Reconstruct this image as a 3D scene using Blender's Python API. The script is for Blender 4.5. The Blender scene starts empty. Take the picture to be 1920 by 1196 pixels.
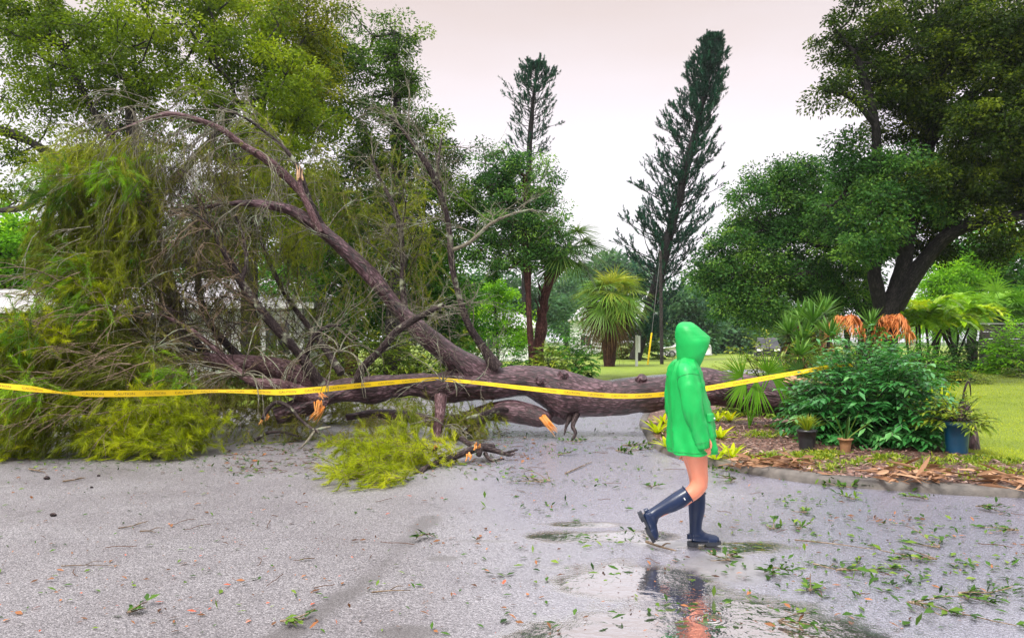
import bpy, math, random
import numpy as np
from mathutils import Vector
from mathutils.geometry import delaunay_2d_cdt

# ------------------------------------------------------------------ camera, sky, sun, exposure
SC = bpy.context.scene
COL = SC.collection
F, HC, HZ = 1493.0, 1.55, 640.0          # focal length in photo pixels, eye height, horizon row
cam = bpy.data.cameras.new("camera"); cam_o = bpy.data.objects.new("camera", cam); COL.objects.link(cam_o)
cam_o.location = (0, 0, HC); cam_o.rotation_euler = (math.radians(90), 0, 0)
cam.sensor_width = 36.0; cam.lens = 36.0 * F / 1920.0; cam.shift_y = (HZ - 598.0) / 1920.0
cam.clip_start = 0.05; cam.clip_end = 2000
SC.camera = cam_o

SUN_EL, SUN_AZ = math.radians(58), math.radians(215)
world = bpy.data.worlds.new("World"); SC.world = world; world.use_nodes = True
wn, wl = world.node_tree.nodes, world.node_tree.links
wn.clear()
wout = wn.new("ShaderNodeOutputWorld"); wadd = wn.new("ShaderNodeAddShader")
bg1 = wn.new("ShaderNodeBackground"); bg2 = wn.new("ShaderNodeBackground")
sky = wn.new("ShaderNodeTexSky"); sky.sky_type = 'NISHITA'; sky.sun_disc = False
sky.sun_elevation = SUN_EL; sky.sun_rotation = SUN_AZ; sky.dust_density = 6; sky.air_density = 2
wl.new(sky.outputs[0], bg1.inputs[0]); bg1.inputs[1].default_value = 0.012
tc = wn.new("ShaderNodeTexCoord"); sx = wn.new("ShaderNodeSeparateXYZ"); wl.new(tc.outputs["Generated"], sx.inputs[0])
wcn = wn.new("ShaderNodeTexNoise"); wcn.inputs["Scale"].default_value = 2.2; wcn.inputs["Detail"].default_value = 5
wmp = wn.new("ShaderNodeMapping"); wmp.inputs["Scale"].default_value = (1, 1, 3.5)
wl.new(tc.outputs["Generated"], wmp.inputs[0]); wl.new(wmp.outputs[0], wcn.inputs["Vector"])
wj = wn.new("ShaderNodeMath"); wj.operation = 'MULTIPLY_ADD'; wj.inputs[1].default_value = 0.20; wj.inputs[2].default_value = -0.10
wl.new(wcn.outputs[0], wj.inputs[0])
wz = wn.new("ShaderNodeMath"); wz.operation = 'ADD'; wl.new(sx.outputs[2], wz.inputs[0]); wl.new(wj.outputs[0], wz.inputs[1])
rc = wn.new("ShaderNodeValToRGB"); rs = wn.new("ShaderNodeValToRGB")
def ramp(node, stops):
    el = node.color_ramp.elements
    while len(el) > 1: el.remove(el[-1])
    el[0].position = stops[0][0]; el[0].color = (*stops[0][1], 1)
    for p, c in stops[1:]:
        e = el.new(p); e.color = (*c, 1)
ramp(rc, [(0.0, (.94, .93, 1.0)), (0.12, (.97, .94, 1.0)), (0.22, (.96, .90, .98)), (0.31, (.93, .83, .86)), (0.40, (.86, .72, .69)), (0.6, (.95, .93, .96)), (1.0, (.95, .95, 1.0))])
ramp(rs, [(0.0, (.44, .44, .44)), (0.17, (.43, .43, .43)), (0.28, (.37, .37, .37)), (0.40, (.32, .32, .32)), (0.58, (.74, .74, .74)), (1.0, (.8, .8, .8))])
wl.new(wz.outputs[0], rc.inputs[0]); wl.new(sx.outputs[2], rs.inputs[0])
wm = wn.new("ShaderNodeMath"); wm.operation = 'MULTIPLY'; wm.inputs[1].default_value = 2.15
wl.new(rs.outputs[0], wm.inputs[0])
wl.new(rc.outputs[0], bg2.inputs[0]); wl.new(wm.outputs[0], bg2.inputs[1])
wl.new(bg1.outputs[0], wadd.inputs[0]); wl.new(bg2.outputs[0], wadd.inputs[1]); wl.new(wadd.outputs[0], wout.inputs[0])

sun = bpy.data.lights.new("sun", 'SUN'); sun.energy = 3.8; sun.angle = math.radians(18); sun.color = (1.0, .95, .86)
sun_o = bpy.data.objects.new("sun", sun); COL.objects.link(sun_o)
sdir = Vector((math.sin(SUN_AZ) * math.cos(SUN_EL), math.cos(SUN_AZ) * math.cos(SUN_EL), math.sin(SUN_EL)))
sun_o.rotation_euler = sdir.to_track_quat('Z', 'Y').to_euler(); sun_o.location = (0, -5, 30)
vs = SC.view_settings
vs.view_transform = 'Standard'; vs.look = 'None'; vs.exposure = 0.42; vs.gamma = 1.0
SC.cycles.max_bounces = 6; SC.cycles.transparent_max_bounces = 8; SC.cycles.use_denoising = True

# ------------------------------------------------------------------ helpers
def P(px, py, Y): return np.array([(px - 960) / F * Y, Y, HC - (py - HZ) / F * Y])
def PP(rows): return np.array([P(*r[:3]) for r in rows])
def RAD(rows): return np.array([r[3] / F * r[2] for r in rows])
def G(px, py, z=0.0):
    Y = (HC - z) * F / (py - HZ); return np.array([(px - 960) / F * Y, Y, z])
def nrm(v): return v / np.maximum(np.linalg.norm(v, axis=-1, keepdims=True), 1e-9)
def runit(rng, n): return nrm(rng.normal(size=(n, 3)))

def _h(ix, iy, iz, s):
    n = (ix * 374761393 + iy * 668265263 + iz * 2147483647 + s * 1274126177) & 0xffffffff
    n = ((n ^ (n >> 13)) * 1274126177) & 0xffffffff
    return ((n ^ (n >> 16)) & 0xffff) / 65535.0
def vnoise(p, s=0):
    p = np.asarray(p, float); i = np.floor(p).astype(np.int64); f = p - i; f = f * f * (3 - 2 * f)
    x, y, z = i[..., 0], i[..., 1], i[..., 2]; fx, fy, fz = f[..., 0], f[..., 1], f[..., 2]
    def c(a, b, d): return _h(x + a, y + b, z + d, s)
    l = lambda a, b, t: a + (b - a) * t
    return l(l(l(c(0,0,0), c(1,0,0), fx), l(c(0,1,0), c(1,1,0), fx), fy), l(l(c(0,0,1), c(1,0,1), fx), l(c(0,1,1), c(1,1,1), fx), fy), fz)
def fbm(p, s=0, o=3):
    a, r, t = 1.0, 0, 0
    for k in range(o): r = r + a * vnoise(np.asarray(p) * 2 ** k, s + k); t += a; a *= .5
    return r / t

def cr(pts, n):
    """smooth polyline through pts, n points per span"""
    pts = np.asarray(pts, float); one = pts.ndim == 1
    if one: pts = pts[:, None]
    q = np.vstack([2 * pts[0] - pts[1], pts, 2 * pts[-1] - pts[-2]]); out = []
    t = np.linspace(0, 1, n, endpoint=False)[:, None]
    for i in range(len(pts) - 1):
        a, b, c, d = q[i:i + 4]
        out.append(.5 * (2 * b + (c - a) * t + (2 * a - 5 * b + 4 * c - d) * t ** 2 + (3 * b - a - 3 * c + d) * t ** 3))
    r = np.vstack(out + [pts[-1:]]); return r[:, 0] if one else r

class MB:
    def __init__(s): s.v, s.f, s.t, s.b, s.n = [], [], [], [], 0
    def add(s, v, f, tint=.5, bco=None, mi=0):
        v = np.asarray(v, float).reshape(-1, 3)
        s.v.append(v); s.t.append(np.broadcast_to(np.asarray(tint, float), (len(v),)))
        s.b.append(v if bco is None else bco)
        f = np.asarray(f, np.int64); s.f.append((f + s.n, mi)); s.n += len(v)
    def poly(s, pts, mi=0, tint=.5): s.add(pts, [list(range(len(pts)))], tint, None, mi)
    def box(s, lo, hi, mi=0, tint=.5, rot=0, at=(0, 0, 0)):
        x0, y0, z0 = lo; x1, y1, z1 = hi
        v = np.array([(x0,y0,z0),(x1,y0,z0),(x1,y1,z0),(x0,y1,z0),(x0,y0,z1),(x1,y0,z1),(x1,y1,z1),(x0,y1,z1)], float)
        c, sn = math.cos(rot), math.sin(rot); v = v @ np.array([[c, sn, 0], [-sn, c, 0], [0, 0, 1]]) + np.array(at)
        s.add(v, [(0,3,2,1),(4,5,6,7),(0,1,5,4),(1,2,6,5),(2,3,7,6),(3,0,4,7)], tint, None, mi)
    def build(s, name, mats, parent=None, loc=None, smooth=True):
        o0 = np.array(parent.location if parent is not None and loc is None else (loc if loc is not None else (0, 0, 0)), float)
        if parent is not None and parent.parent is not None: o0 = np.array(parent.matrix_world.translation) if False else o0 + np.array(parent.parent.location)
        V = np.vstack(s.v) - o0
        me = bpy.data.meshes.new(name); me.vertices.add(len(V)); me.vertices.foreach_set("co", V.astype(np.float32).ravel())
        li, tot, mi = [], [], []
        for f, m in s.f:
            li.append(f.ravel()); tot.append(np.full(len(f), f.shape[1])); mi.append(np.full(len(f), m))
        li = np.concatenate(li); tot = np.concatenate(tot); mi = np.concatenate(mi)
        me.loops.add(len(li)); me.loops.foreach_set("vertex_index", li.astype(np.int32))
        st = np.concatenate([[0], np.cumsum(tot)[:-1]])
        me.polygons.add(len(tot)); me.polygons.foreach_set("loop_start", st.astype(np.int32))
        me.polygons.foreach_set("material_index", mi.astype(np.int32))
        me.polygons.foreach_set("use_smooth", np.full(len(tot), bool(smooth)))
        me.update(calc_edges=True)
        a = me.attributes.new("tint", 'FLOAT', 'POINT'); a.data.foreach_set("value", np.concatenate(s.t).astype(np.float32))
        b = me.attributes.new("bco", 'FLOAT_VECTOR', 'POINT'); b.data.foreach_set("vector", np.vstack(s.b).astype(np.float32).ravel())
        for m in (mats if isinstance(mats, (list, tuple)) else [mats]): me.materials.append(m)
        o = bpy.data.objects.new(name, me); COL.objects.link(o)
        if parent is not None: o.parent = parent
        elif loc is not None: o.location = tuple(float(q) for q in loc)
        return o

def thing(name, label, cat, loc=(0, 0, 0), group=None):
    o = bpy.data.objects.new(name, None); COL.objects.link(o); o.location = tuple(float(q) for q in loc); o.empty_display_size = .2
    return tag(o, label, cat, group)
def tag(o, label, cat, group=None):
    o['label'] = label; o['category'] = cat
    if group: o['group'] = group
    return o
def struct(o, kind='structure'): o['kind'] = kind; return o
def kids(o): return [c for c in bpy.data.objects if c.parent == o]
def dup(root, loc, rotz=0, scale=1, label=None):
    def cp(o, par):
        c = o.copy(); COL.objects.link(c)
        if par: c.parent = par
        for k in kids(o):
            if k is not c: cp(k, c)
        return c
    r = cp(root, None); r.location = tuple(float(q) for q in loc); r.rotation_euler = (0, 0, rotz); r.scale = (scale,) * 3
    if label: r['label'] = label
    return r

def tube(mb, pts, rad, sides=8, sm=4, bump=0.0, bs=(9, 9, 2.5), seed=0, tint=.5, mi=0, cap=True, closed_tip=True):
    p = cr(pts, sm) if sm > 1 else np.asarray(pts, float); r = cr(np.asarray(rad, float), sm) if sm > 1 else np.asarray(rad, float)
    r = np.maximum(r, 1e-4)
    T = nrm(np.gradient(p, axis=0)); n = len(p)
    N = np.zeros_like(p); a = np.array([0, 0, 1.]) if abs(T[0, 2]) < .9 else np.array([1., 0, 0])
    N[0] = nrm(a - T[0] * a.dot(T[0]))
    for i in range(1, n):
        v = N[i - 1] - T[i] * N[i - 1].dot(T[i]); N[i] = nrm(v)
    B = np.cross(T, N); s = np.concatenate([[0], np.cumsum(np.linalg.norm(np.diff(p, axis=0), axis=1))])
    th = np.linspace(0, 2 * np.pi, sides, endpoint=False); c, sn = np.cos(th), np.sin(th)
    bco = np.stack([r[:, None] * c + seed * 3.1, r[:, None] * sn, np.repeat(s[:, None], sides, 1)], -1)
    rr = np.repeat(r[:, None], sides, 1)
    if bump:
        q = bco * np.array(bs); w = np.minimum(1, rr / .12)
        rr = rr + bump * w * (1.6 * np.abs(fbm(q, seed, 3) * 2 - 1) + .5 * fbm(q * 3.1, seed + 5, 2) - .6) + bump * 4.2 * w * (vnoise(bco * np.array([2.4, 2.4, 1.5]), seed + 9) - .5)
    V = p[:, None] + rr[..., None] * (c[None, :, None] * N[:, None] + sn[None, :, None] * B[:, None])
    i = np.arange(n - 1)[:, None] * sides; j = np.arange(sides)[None]; k = (j + 1) % sides
    f = np.stack([i + j, i + k, i + sides + k, i + sides + j], -1).reshape(-1, 4)
    mb.add(V, f, tint, bco.reshape(-1, 3), mi)
    if cap:
        for e in (0, n - 1):
            ring = V[e]; cc = p[e][None]
            ff = np.stack([np.arange(sides), (np.arange(sides) + 1) % sides, np.full(sides, sides)], 1)
            mb.add(np.vstack([ring, cc]), ff if e else ff[:, ::-1], tint, np.vstack([bco[e], bco[e].mean(0)[None]]), mi)

def tubes(mb, Pn, Rn, sides=3, tint=.5, mi=0):
    """many polylines (N,K,3) with radii (N,K)"""
    N, K, _ = Pn.shape
    if N == 0: return
    T = nrm(np.gradient(Pn, axis=1)); ax = nrm(Pn[:, -1] - Pn[:, 0])
    a = np.where(np.abs(ax[:, 2:3]) < .8, np.array([[0, 0, 1.]]), np.array([[1., 0, 0]]))
    N1 = nrm(np.cross(T, a[:, None])); B = np.cross(T, N1)
    th = np.linspace(0, 2 * np.pi, sides, endpoint=False)
    V = Pn[:, :, None] + Rn[:, :, None, None] * (np.cos(th)[:, None] * N1[:, :, None] + np.sin(th)[:, None] * B[:, :, None])
    n0 = np.arange(N)[:, None, None] * K * sides; i = np.arange(K - 1)[None, :, None] * sides; j = np.arange(sides)[None, None]; k = (j + 1) % sides
    f = np.stack([n0 + i + j, n0 + i + k, n0 + i + sides + k, n0 + i + sides + j], -1).reshape(-1, 4)
    t = np.broadcast_to(np.asarray(tint, float).reshape(-1, 1, 1) if np.ndim(tint) else tint, (N, K, sides)).ravel()
    mb.add(V.reshape(-1, 3), f, t, None, mi)

def grow(p0, d0, L, K, wig, grav, rng):
    n = len(p0); d = nrm(np.array(d0, float)); p = np.array(p0, float); out, dd = [p], [d]
    st = (np.asarray(L) / (K - 1)).reshape(-1, 1) * np.ones((n, 1))
    for k in range(K - 1):
        d = nrm(d + rng.normal(size=(n, 3)) * wig + np.array([0, 0, -1.]) * grav); p = p + d * st; out.append(p); dd.append(d)
    return np.stack(out, 1), np.stack(dd, 1)
def kids_of(Pn, Dn, m, spread, rng, lo=1):
    N, K, _ = Pn.shape; i = np.repeat(np.arange(N), m); k = rng.integers(lo, K, len(i))
    t = rng.random((len(i), 1)); k0 = np.maximum(k - 1, 0)
    p = Pn[i, k0] * (1 - t) + Pn[i, k] * t; d = nrm(Dn[i, k] + runit(rng, len(i)) * spread); return p, d, i, (k0 + t[:, 0]) / (K - 1)

def leaves(mb, C, D, L, W, rng, tint, upb=.5, mi=0, fold=.15):
    n = len(C); D = nrm(D); u = nrm(runit(rng, n) + np.array([0, 0, 1.]) * upb); S = nrm(np.cross(D, u)); Nn = np.cross(S, D)
    L = np.asarray(L).reshape(-1, 1); W = np.asarray(W).reshape(-1, 1)
    m = C + D * L * .45 - Nn * L * fold * .0
    V = np.stack([C, m + S * W * .5 + Nn * W * fold, C + D * L - Nn * L * .12, m - S * W * .5 + Nn * W * fold], 1)
    f = np.arange(n)[:, None] * 4 + np.arange(4)[None]
    mb.add(V.reshape(-1, 3), f, np.repeat(np.broadcast_to(np.asarray(tint), (n,)), 4), None, mi)

STRAP = {'strap': lambda t: np.where(t < .5, 1, 1 - ((t - .5) / .5) ** 1.6 * .97) * (.55 + .45 * np.minimum(1, t / .25)),
         'leaf': lambda t: np.maximum(.04, np.sin(np.pi * np.clip(t * .92 + .06, 0, 1)) ** .8), 'blade': lambda t: 1 - .96 * t, 'fan': lambda t: np.where(t < .35, .35 + 1.85 * t, 1 - ((t - .35) / .65) * .97)}
def straps(mb, base, D, L, W, droop, rng, tint, nseg=3, prof='strap', roll=.3, up=None, mi=0, vee=0.0):
    n = len(base); D = nrm(np.asarray(D, float)); L = np.broadcast_to(np.asarray(L, float), (n,)); W = np.broadcast_to(np.asarray(W, float), (n,)); droop = np.broadcast_to(np.asarray(droop, float), (n,))
    u = (np.array([0, 0, 1.]) if up is None else up) + runit(rng, n) * roll; S = nrm(np.cross(D, u))
    if nseg == 1:
        V = np.stack([base - S * W[:, None] * .5, base + S * W[:, None] * .5, base + D * L[:, None] + np.array([0, 0, -1.]) * (droop * L)[:, None]], 1)
        mb.add(V.reshape(-1, 3), np.arange(n)[:, None] * 3 + np.arange(3)[None], np.repeat(np.broadcast_to(np.asarray(tint), (n,)), 3), None, mi); return
    t = np.linspace(0, 1, nseg + 1); w = STRAP[prof](t)
    c = base[:, None] + D[:, None] * (L[:, None] * t)[..., None] + np.array([0, 0, -1.]) * (droop[:, None] * L[:, None] * t ** 2)[..., None]
    off = S[:, None] * (W[:, None] * w * .5)[..., None]
    ti = np.broadcast_to(np.asarray(tint), (n,)); k = nseg + 1
    if vee:
        Nn = np.cross(S, D); lift = Nn[:, None] * (W[:, None] * w * vee)[..., None]
        V = np.stack([c - off + lift, c, c + off + lift], 2); i = np.arange(nseg) * 3; b = np.arange(n)[:, None] * 3 * k
        f = np.concatenate([np.stack([b + i + q, b + i + q + 1, b + i + q + 4, b + i + q + 3], -1).reshape(-1, 4) for q in (0, 1)])
        mb.add(V.reshape(-1, 3), f, np.repeat(ti, 3 * k), None, mi); return
    V = np.stack([c - off, c + off], 2); i = np.arange(nseg) * 2; b = np.arange(n)[:, None] * 2 * k
    f = np.stack([b + i, b + i + 1, b + i + 3, b + i + 2], -1).reshape(-1, 4)
    mb.add(V.reshape(-1, 3), f, np.repeat(ti, 2 * k), None, mi)

# ------------------------------------------------------------------ materials
def nodes(name):
    m = bpy.data.materials.new(name); m.use_nodes = True; nt = m.node_tree; nt.nodes.clear()
    out = nt.nodes.new("ShaderNodeOutputMaterial"); b = nt.nodes.new("ShaderNodeBsdfPrincipled"); nt.links.new(b.outputs[0], out.inputs[0])
    return m, nt, b, out
def nd(nt, typ, **kw):
    n = nt.nodes.new("ShaderNode" + typ)
    for k, v in kw.items():
        if k in n.inputs: n.inputs[k].default_value = v
        else: setattr(n, k, v)
    return n
def mixc(nt, fac, a, b, mode='MIX'):
    n = nt.nodes.new("ShaderNodeMix"); n.data_type = 'RGBA'; n.blend_type = mode
    for i, q in ((0, fac), (6, a), (7, b)):
        if hasattr(q, 'links'): nt.links.new(q, n.inputs[i])
        else: n.inputs[i].default_value = (*q, 1) if isinstance(q, tuple) else q
    return n.outputs[2]
def mth(nt, op, a, b=None, c=None, clamp=False):
    n = nt.nodes.new("ShaderNodeMath"); n.operation = op; n.use_clamp = clamp
    for i, q in enumerate((a, b, c)):
        if q is None: continue
        if hasattr(q, 'links'): nt.links.new(q, n.inputs[i])
        else: n.inputs[i].default_value = q
    return n.outputs[0]
def pos(nt, obj=True): 
    return nd(nt, "TexCoord").outputs["Object"] if obj else nd(nt, "NewGeometry").outputs["Position"]
def noise(nt, vec, scale, detail=4, rough=.55):
    n = nd(nt, "TexNoise", Scale=scale, Detail=detail, Roughness=rough); nt.links.new(vec, n.inputs["Vector"]); return n.outputs[0]
def rmp(nt, fac, *stops):
    n = nt.nodes.new("ShaderNodeValToRGB"); ramp(n, stops); nt.links.new(fac, n.inputs[0]); return n.outputs[0]
def bump(nt, b, h, strength=.3, dist=.02):
    n = nd(nt, "Bump", Strength=strength, Distance=dist); nt.links.new(h, n.inputs["Height"]); nt.links.new(n.outputs[0], b.inputs["Normal"]); return n

def plain(name, c1, c2=None, scale=6, rough=.5, bmp=0, bscale=60, spec=.5, coat=0, metal=0, dist=.01):
    m, nt, b, out = nodes(name); p = pos(nt); c2 = c2 or tuple(x * .75 for x in c1)
    nz = noise(nt, p, scale); f = rmp(nt, nz, (.35, (0, 0, 0)), (.65, (1, 1, 1)))
    nt.links.new(mixc(nt, f, c1, c2), b.inputs["Base Color"])
    b.inputs["Roughness"].default_value = rough; b.inputs["Specular IOR Level"].default_value = spec; b.inputs["Coat Weight"].default_value = coat; b.inputs["Metallic"].default_value = metal
    b.inputs["Coat Roughness"].default_value = .15
    if bmp: bump(nt, b, noise(nt, p, bscale, 6), bmp, dist)
    return m
def leafm(name, dark, mid, light, rough=.55, tr=.42, spec=.14):
    m, nt, b, out = nodes(name); a = nd(nt, "Attribute", attribute_name="tint")
    c = rmp(nt, a.outputs["Fac"], (0, dark), (.5, mid), (1, light))
    nt.links.new(c, b.inputs["Base Color"]); b.inputs["Roughness"].default_value = rough; b.inputs["Specular IOR Level"].default_value = spec
    t = nd(nt, "BsdfTranslucent"); nt.links.new(mixc(nt, 1.0, c, (1.25, 1.3, .75), 'MULTIPLY'), t.inputs[0])
    x = nd(nt, "MixShader", Fac=tr); nt.links.new(b.outputs[0], x.inputs[1]); nt.links.new(t.outputs[0], x.inputs[2]); nt.links.new(x.outputs[0], out.inputs[0])
    return m
def barkm(name, dark, mid, light, rough=.6, sc=1.0, bmp=.6, attr=True, lichen=None):
    m, nt, b, out = nodes(name)
    v = nd(nt, "Attribute", attribute_name="bco").outputs["Vector"] if attr else pos(nt)
    mp = nd(nt, "Mapping"); mp.inputs["Scale"].default_value = (sc, sc, sc * .30); nt.links.new(v, mp.inputs[0])
    wa = nd(nt, "TexNoise", Scale=5.0, Detail=4.0); nt.links.new(mp.outputs[0], wa.inputs["Vector"])
    vm = nd(nt, "VectorMath"); vm.operation = 'MULTIPLY_ADD'; nt.links.new(wa.outputs["Color"], vm.inputs[0]); vm.inputs[1].default_value = (.12, .12, .12); nt.links.new(mp.outputs[0], vm.inputs[2])
    vo = nd(nt, "TexVoronoi", Scale=26.0); vo.feature = 'DISTANCE_TO_EDGE'; nt.links.new(vm.outputs[0], vo.inputs["Vector"])
    wv = noise(nt, vm.outputs[0], 24, 8, .7); big = noise(nt, v, 2.6, 5, .65)
    e = mth(nt, 'MULTIPLY', vo.outputs["Distance"], 3.0, clamp=True); h = mth(nt, 'ADD', mth(nt, 'MULTIPLY', e, .22), mth(nt, 'MULTIPLY', wv, 1.0))
    f = mth(nt, 'ADD', h, mth(nt, 'MULTIPLY', mth(nt, 'SUBTRACT', big, .5), .55))
    c = rmp(nt, f, (.38, dark), (.60, mid), (.86, light))
    if lichen: c = mixc(nt, rmp(nt, noise(nt, v, 3.3, 5, .7), (.56, (0, 0, 0)), (.66, (1, 1, 1))), c, lichen)
    nt.links.new(c, b.inputs["Base Color"]); b.inputs["Roughness"].default_value = rough; b.inputs["Specular IOR Level"].default_value = .45 if rough < .5 else .2
    bump(nt, b, h, bmp, .03); return m
# ------------------------------------------------------------------ ground, road, kerb, lawns
M_bark_fallen = barkm("fallen_bark", (.003, .0012, .002), (.042, .015, .020), (.20, .115, .14), rough=.38, sc=.9, bmp=1.0)
M_limb = barkm("limb_bark", (.022, .012, .014), (.115, .06, .065), (.30, .21, .23), rough=.55, sc=1.6, bmp=.5)
M_branch = barkm("dark_branch_bark", (.005, .003, .004), (.026, .016, .017), (.11, .085, .08), rough=.6, sc=2, bmp=.4, lichen=(.27, .29, .20))
M_twig = barkm("lichen_twig", (.05, .042, .03), (.15, .135, .10), (.32, .31, .24), rough=.8, sc=2.5, bmp=.3, lichen=(.30, .36, .25))
M_twig_brown = barkm("brown_twig", (.05, .035, .025), (.17, .12, .08), (.33, .27, .19), rough=.8, sc=2.5, bmp=.3)
M_bark_grey = barkm("oak_bark", (.010, .009, .010), (.030, .026, .026), (.085, .075, .07), rough=.85, sc=.8, bmp=.6)
M_bark_oak = barkm("live_oak_bark", (.004, .004, .005), (.013, .012, .013), (.045, .04, .04), rough=.85, sc=.8, bmp=.6)
M_bark_red = barkm("reddish_bark", (.012, .004, .004), (.055, .019, .017), (.13, .06, .05), rough=.8, sc=.8, bmp=.5)
M_wood = plain("split_wood", (.80, .27, .025), (.66, .34, .12), 14, .55, .5, 60)
M_palewood = plain("pale_split_wood", (.62, .42, .27), (.42, .24, .13), 12, .6, .5, 50)

def pip(px, py, poly):
    c = np.zeros(px.shape, bool); n = len(poly); j = n - 1
    for i in range(n):
        (xi, yi), (xj, yj) = poly[i], poly[j]
        if yi != yj: c ^= ((yi > py) != (yj > py)) & (px < (xj - xi) * (py - yi) / (yj - yi) + xi)
        j = i
    return c
def dseg(x, y, pts):
    d = np.full(x.shape, 1e9)
    for (ax, ay), (bx, by) in zip(pts[:-1], pts[1:]):
        vx, vy = bx - ax, by - ay; t = np.clip(((x - ax) * vx + (y - ay) * vy) / (vx * vx + vy * vy), 0, 1)
        d = np.minimum(d, np.hypot(x - ax - t * vx, y - ay - t * vy))
    return d
def grid_mesh(xs, ys, zf):
    X, Y = np.meshgrid(xs, ys); V = np.stack([X, Y, zf(X, Y)], -1).reshape(-1, 3); nx, ny = len(xs), len(ys)
    i = np.arange(ny - 1)[:, None] * nx + np.arange(nx - 1)[None]
    return V, np.stack([i, i + 1, i + nx + 1, i + nx], -1).reshape(-1, 4)

# ground sheet to the horizon
mgr = plain("far_ground", (.07, .11, .02), (.05, .08, .02), .3, .9)
mb = MB(); V, f = grid_mesh(np.linspace(-900, 900, 19), np.linspace(-300, 1500, 19), lambda X, Y: X * 0 - .06); mb.add(V, f)
struct(mb.build("ground", mgr))

# asphalt
m, nt, b, out = nodes("wet_asphalt"); p = pos(nt, False)
wet = nd(nt, "Attribute", attribute_name="wet").outputs["Fac"]; pud = nd(nt, "Attribute", attribute_name="puddle").outputs["Fac"]; dmark = nd(nt, "Attribute", attribute_name="dark_mark").outputs["Fac"]
agg = nd(nt, "TexVoronoi", Scale=120.0); nt.links.new(p, agg.inputs["Vector"])
agg2 = nd(nt, "TexVoronoi", Scale=48.0); nt.links.new(p, agg2.inputs["Vector"])
fine = noise(nt, p, 160, 3); mid = noise(nt, p, 9, 5, .6); big = noise(nt, p, .9, 5, .6)
sepc = nd(nt, "SeparateColor"); nt.links.new(agg.outputs["Color"], sepc.inputs[0])
stone = rmp(nt, sepc.outputs[0], (0, (.035, .031, .033)), (.30, (.105, .095, .101)), (.6, (.172, .158, .168)), (.86, (.235, .22, .23)), (1, (.36, .345, .355)))
dry = mixc(nt, rmp(nt, big, (.35, (0, 0, 0)), (.7, (1, 1, 1))), stone, mixc(nt, 1.0, stone, (.66, .62, .62), 'MULTIPLY'))
wet_sheen = mixc(nt, 1.0, mixc(nt, .5, stone, (.15, .14, .15)), (1.08, 1.14, 1.42), 'MULTIPLY')  # wet tone lightened and blued: sky sheen put into the base colour
col = mixc(nt, wet, dry, wet_sheen)
pn = noise(nt, p, 2.3, 7, .62)
pmask = rmp(nt, mth(nt, 'ADD', pud, mth(nt, 'MULTIPLY_ADD', pn, 1.7, -.85)), (.30, (0, 0, 0)), (.74, (1, 1, 1)))
col = mixc(nt, pmask, col, (.07, .065, .075))
smask = rmp(nt, mth(nt, 'MULTIPLY', dmark, mth(nt, 'ADD', mth(nt, 'MULTIPLY', pn, 1.1), mth(nt, 'MULTIPLY', fine, .6))), (.24, (0, 0, 0)), (.58, (1, 1, 1)))
col = mixc(nt, mth(nt, 'MULTIPLY', smask, .7), col, (.035, .028, .028))
# hairline cracks
ck = nd(nt, "TexVoronoi", Scale=.6); ck.feature = 'DISTANCE_TO_EDGE'
wv = nd(nt, "TexNoise", Scale=3.0, Detail=5.0); nt.links.new(p, wv.inputs["Vector"])
vm = nd(nt, "VectorMath"); vm.operation = 'MULTIPLY_ADD'; nt.links.new(wv.outputs["Color"], vm.inputs[0]); vm.inputs[1].default_value = (.5, .5, .5); nt.links.new(p, vm.inputs[2]); nt.links.new(vm.outputs[0], ck.inputs["Vector"])
cm = mth(nt, 'MULTIPLY', rmp(nt, ck.outputs["Distance"], (0, (1, 1, 1)), (.006, (0, 0, 0))), rmp(nt, big, (.52, (0, 0, 0)), (.6, (1, 1, 1))))
col = mixc(nt, mth(nt, 'MULTIPLY', cm, .75), col, (.04, .035, .035))
nt.links.new(col, b.inputs["Base Color"])
rg = mth(nt, 'SUBTRACT', mth(nt, 'MULTIPLY_ADD', mid, .16, .46), mth(nt, 'MULTIPLY', wet, .33))
rg = mth(nt, 'ADD', mth(nt, 'MULTIPLY', rg, mth(nt, 'SUBTRACT', 1.0, pmask)), mth(nt, 'MULTIPLY', pmask, .035)); nt.links.new(mth(nt, 'ADD', rg, mth(nt, 'MULTIPLY', smask, .25)), b.inputs["Roughness"])
nt.links.new(mth(nt, "ADD", mth(nt, "MULTIPLY_ADD", wet, 2.8, 1.5), mth(nt, "MULTIPLY", pmask, 9.0)), b.inputs["IOR"])
# rain rings in the puddles
rv = nd(nt, "TexVoronoi", Scale=2.6); rv.inputs["Randomness"].default_value = 1
sp = nd(nt, "SeparateXYZ"); nt.links.new(p, sp.inputs[0]); cb = nd(nt, "CombineXYZ"); nt.links.new(sp.outputs[0], cb.inputs[0]); nt.links.new(sp.outputs[1], cb.inputs[1]); nt.links.new(cb.outputs[0], rv.inputs["Vector"])
ring = mth(nt, 'MULTIPLY', mth(nt, 'SINE', mth(nt, 'MULTIPLY', rv.outputs["Distance"], 95.0)), rmp(nt, rv.outputs["Distance"], (0, (1, 1, 1)), (.22, (.5, .5, .5)), (.34, (0, 0, 0))))
sepr = nd(nt, "SeparateColor"); nt.links.new(rv.outputs["Color"], sepr.inputs[0]); ring = mth(nt, 'MULTIPLY', ring, rmp(nt, sepr.outputs[1], (.35, (0, 0, 0)), (.6, (1, 1, 1))))
hp = mth(nt, 'ADD', mth(nt, 'MULTIPLY', ring, .0016), mth(nt, 'MULTIPLY', noise(nt, p, 11, 3), .004))
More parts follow.
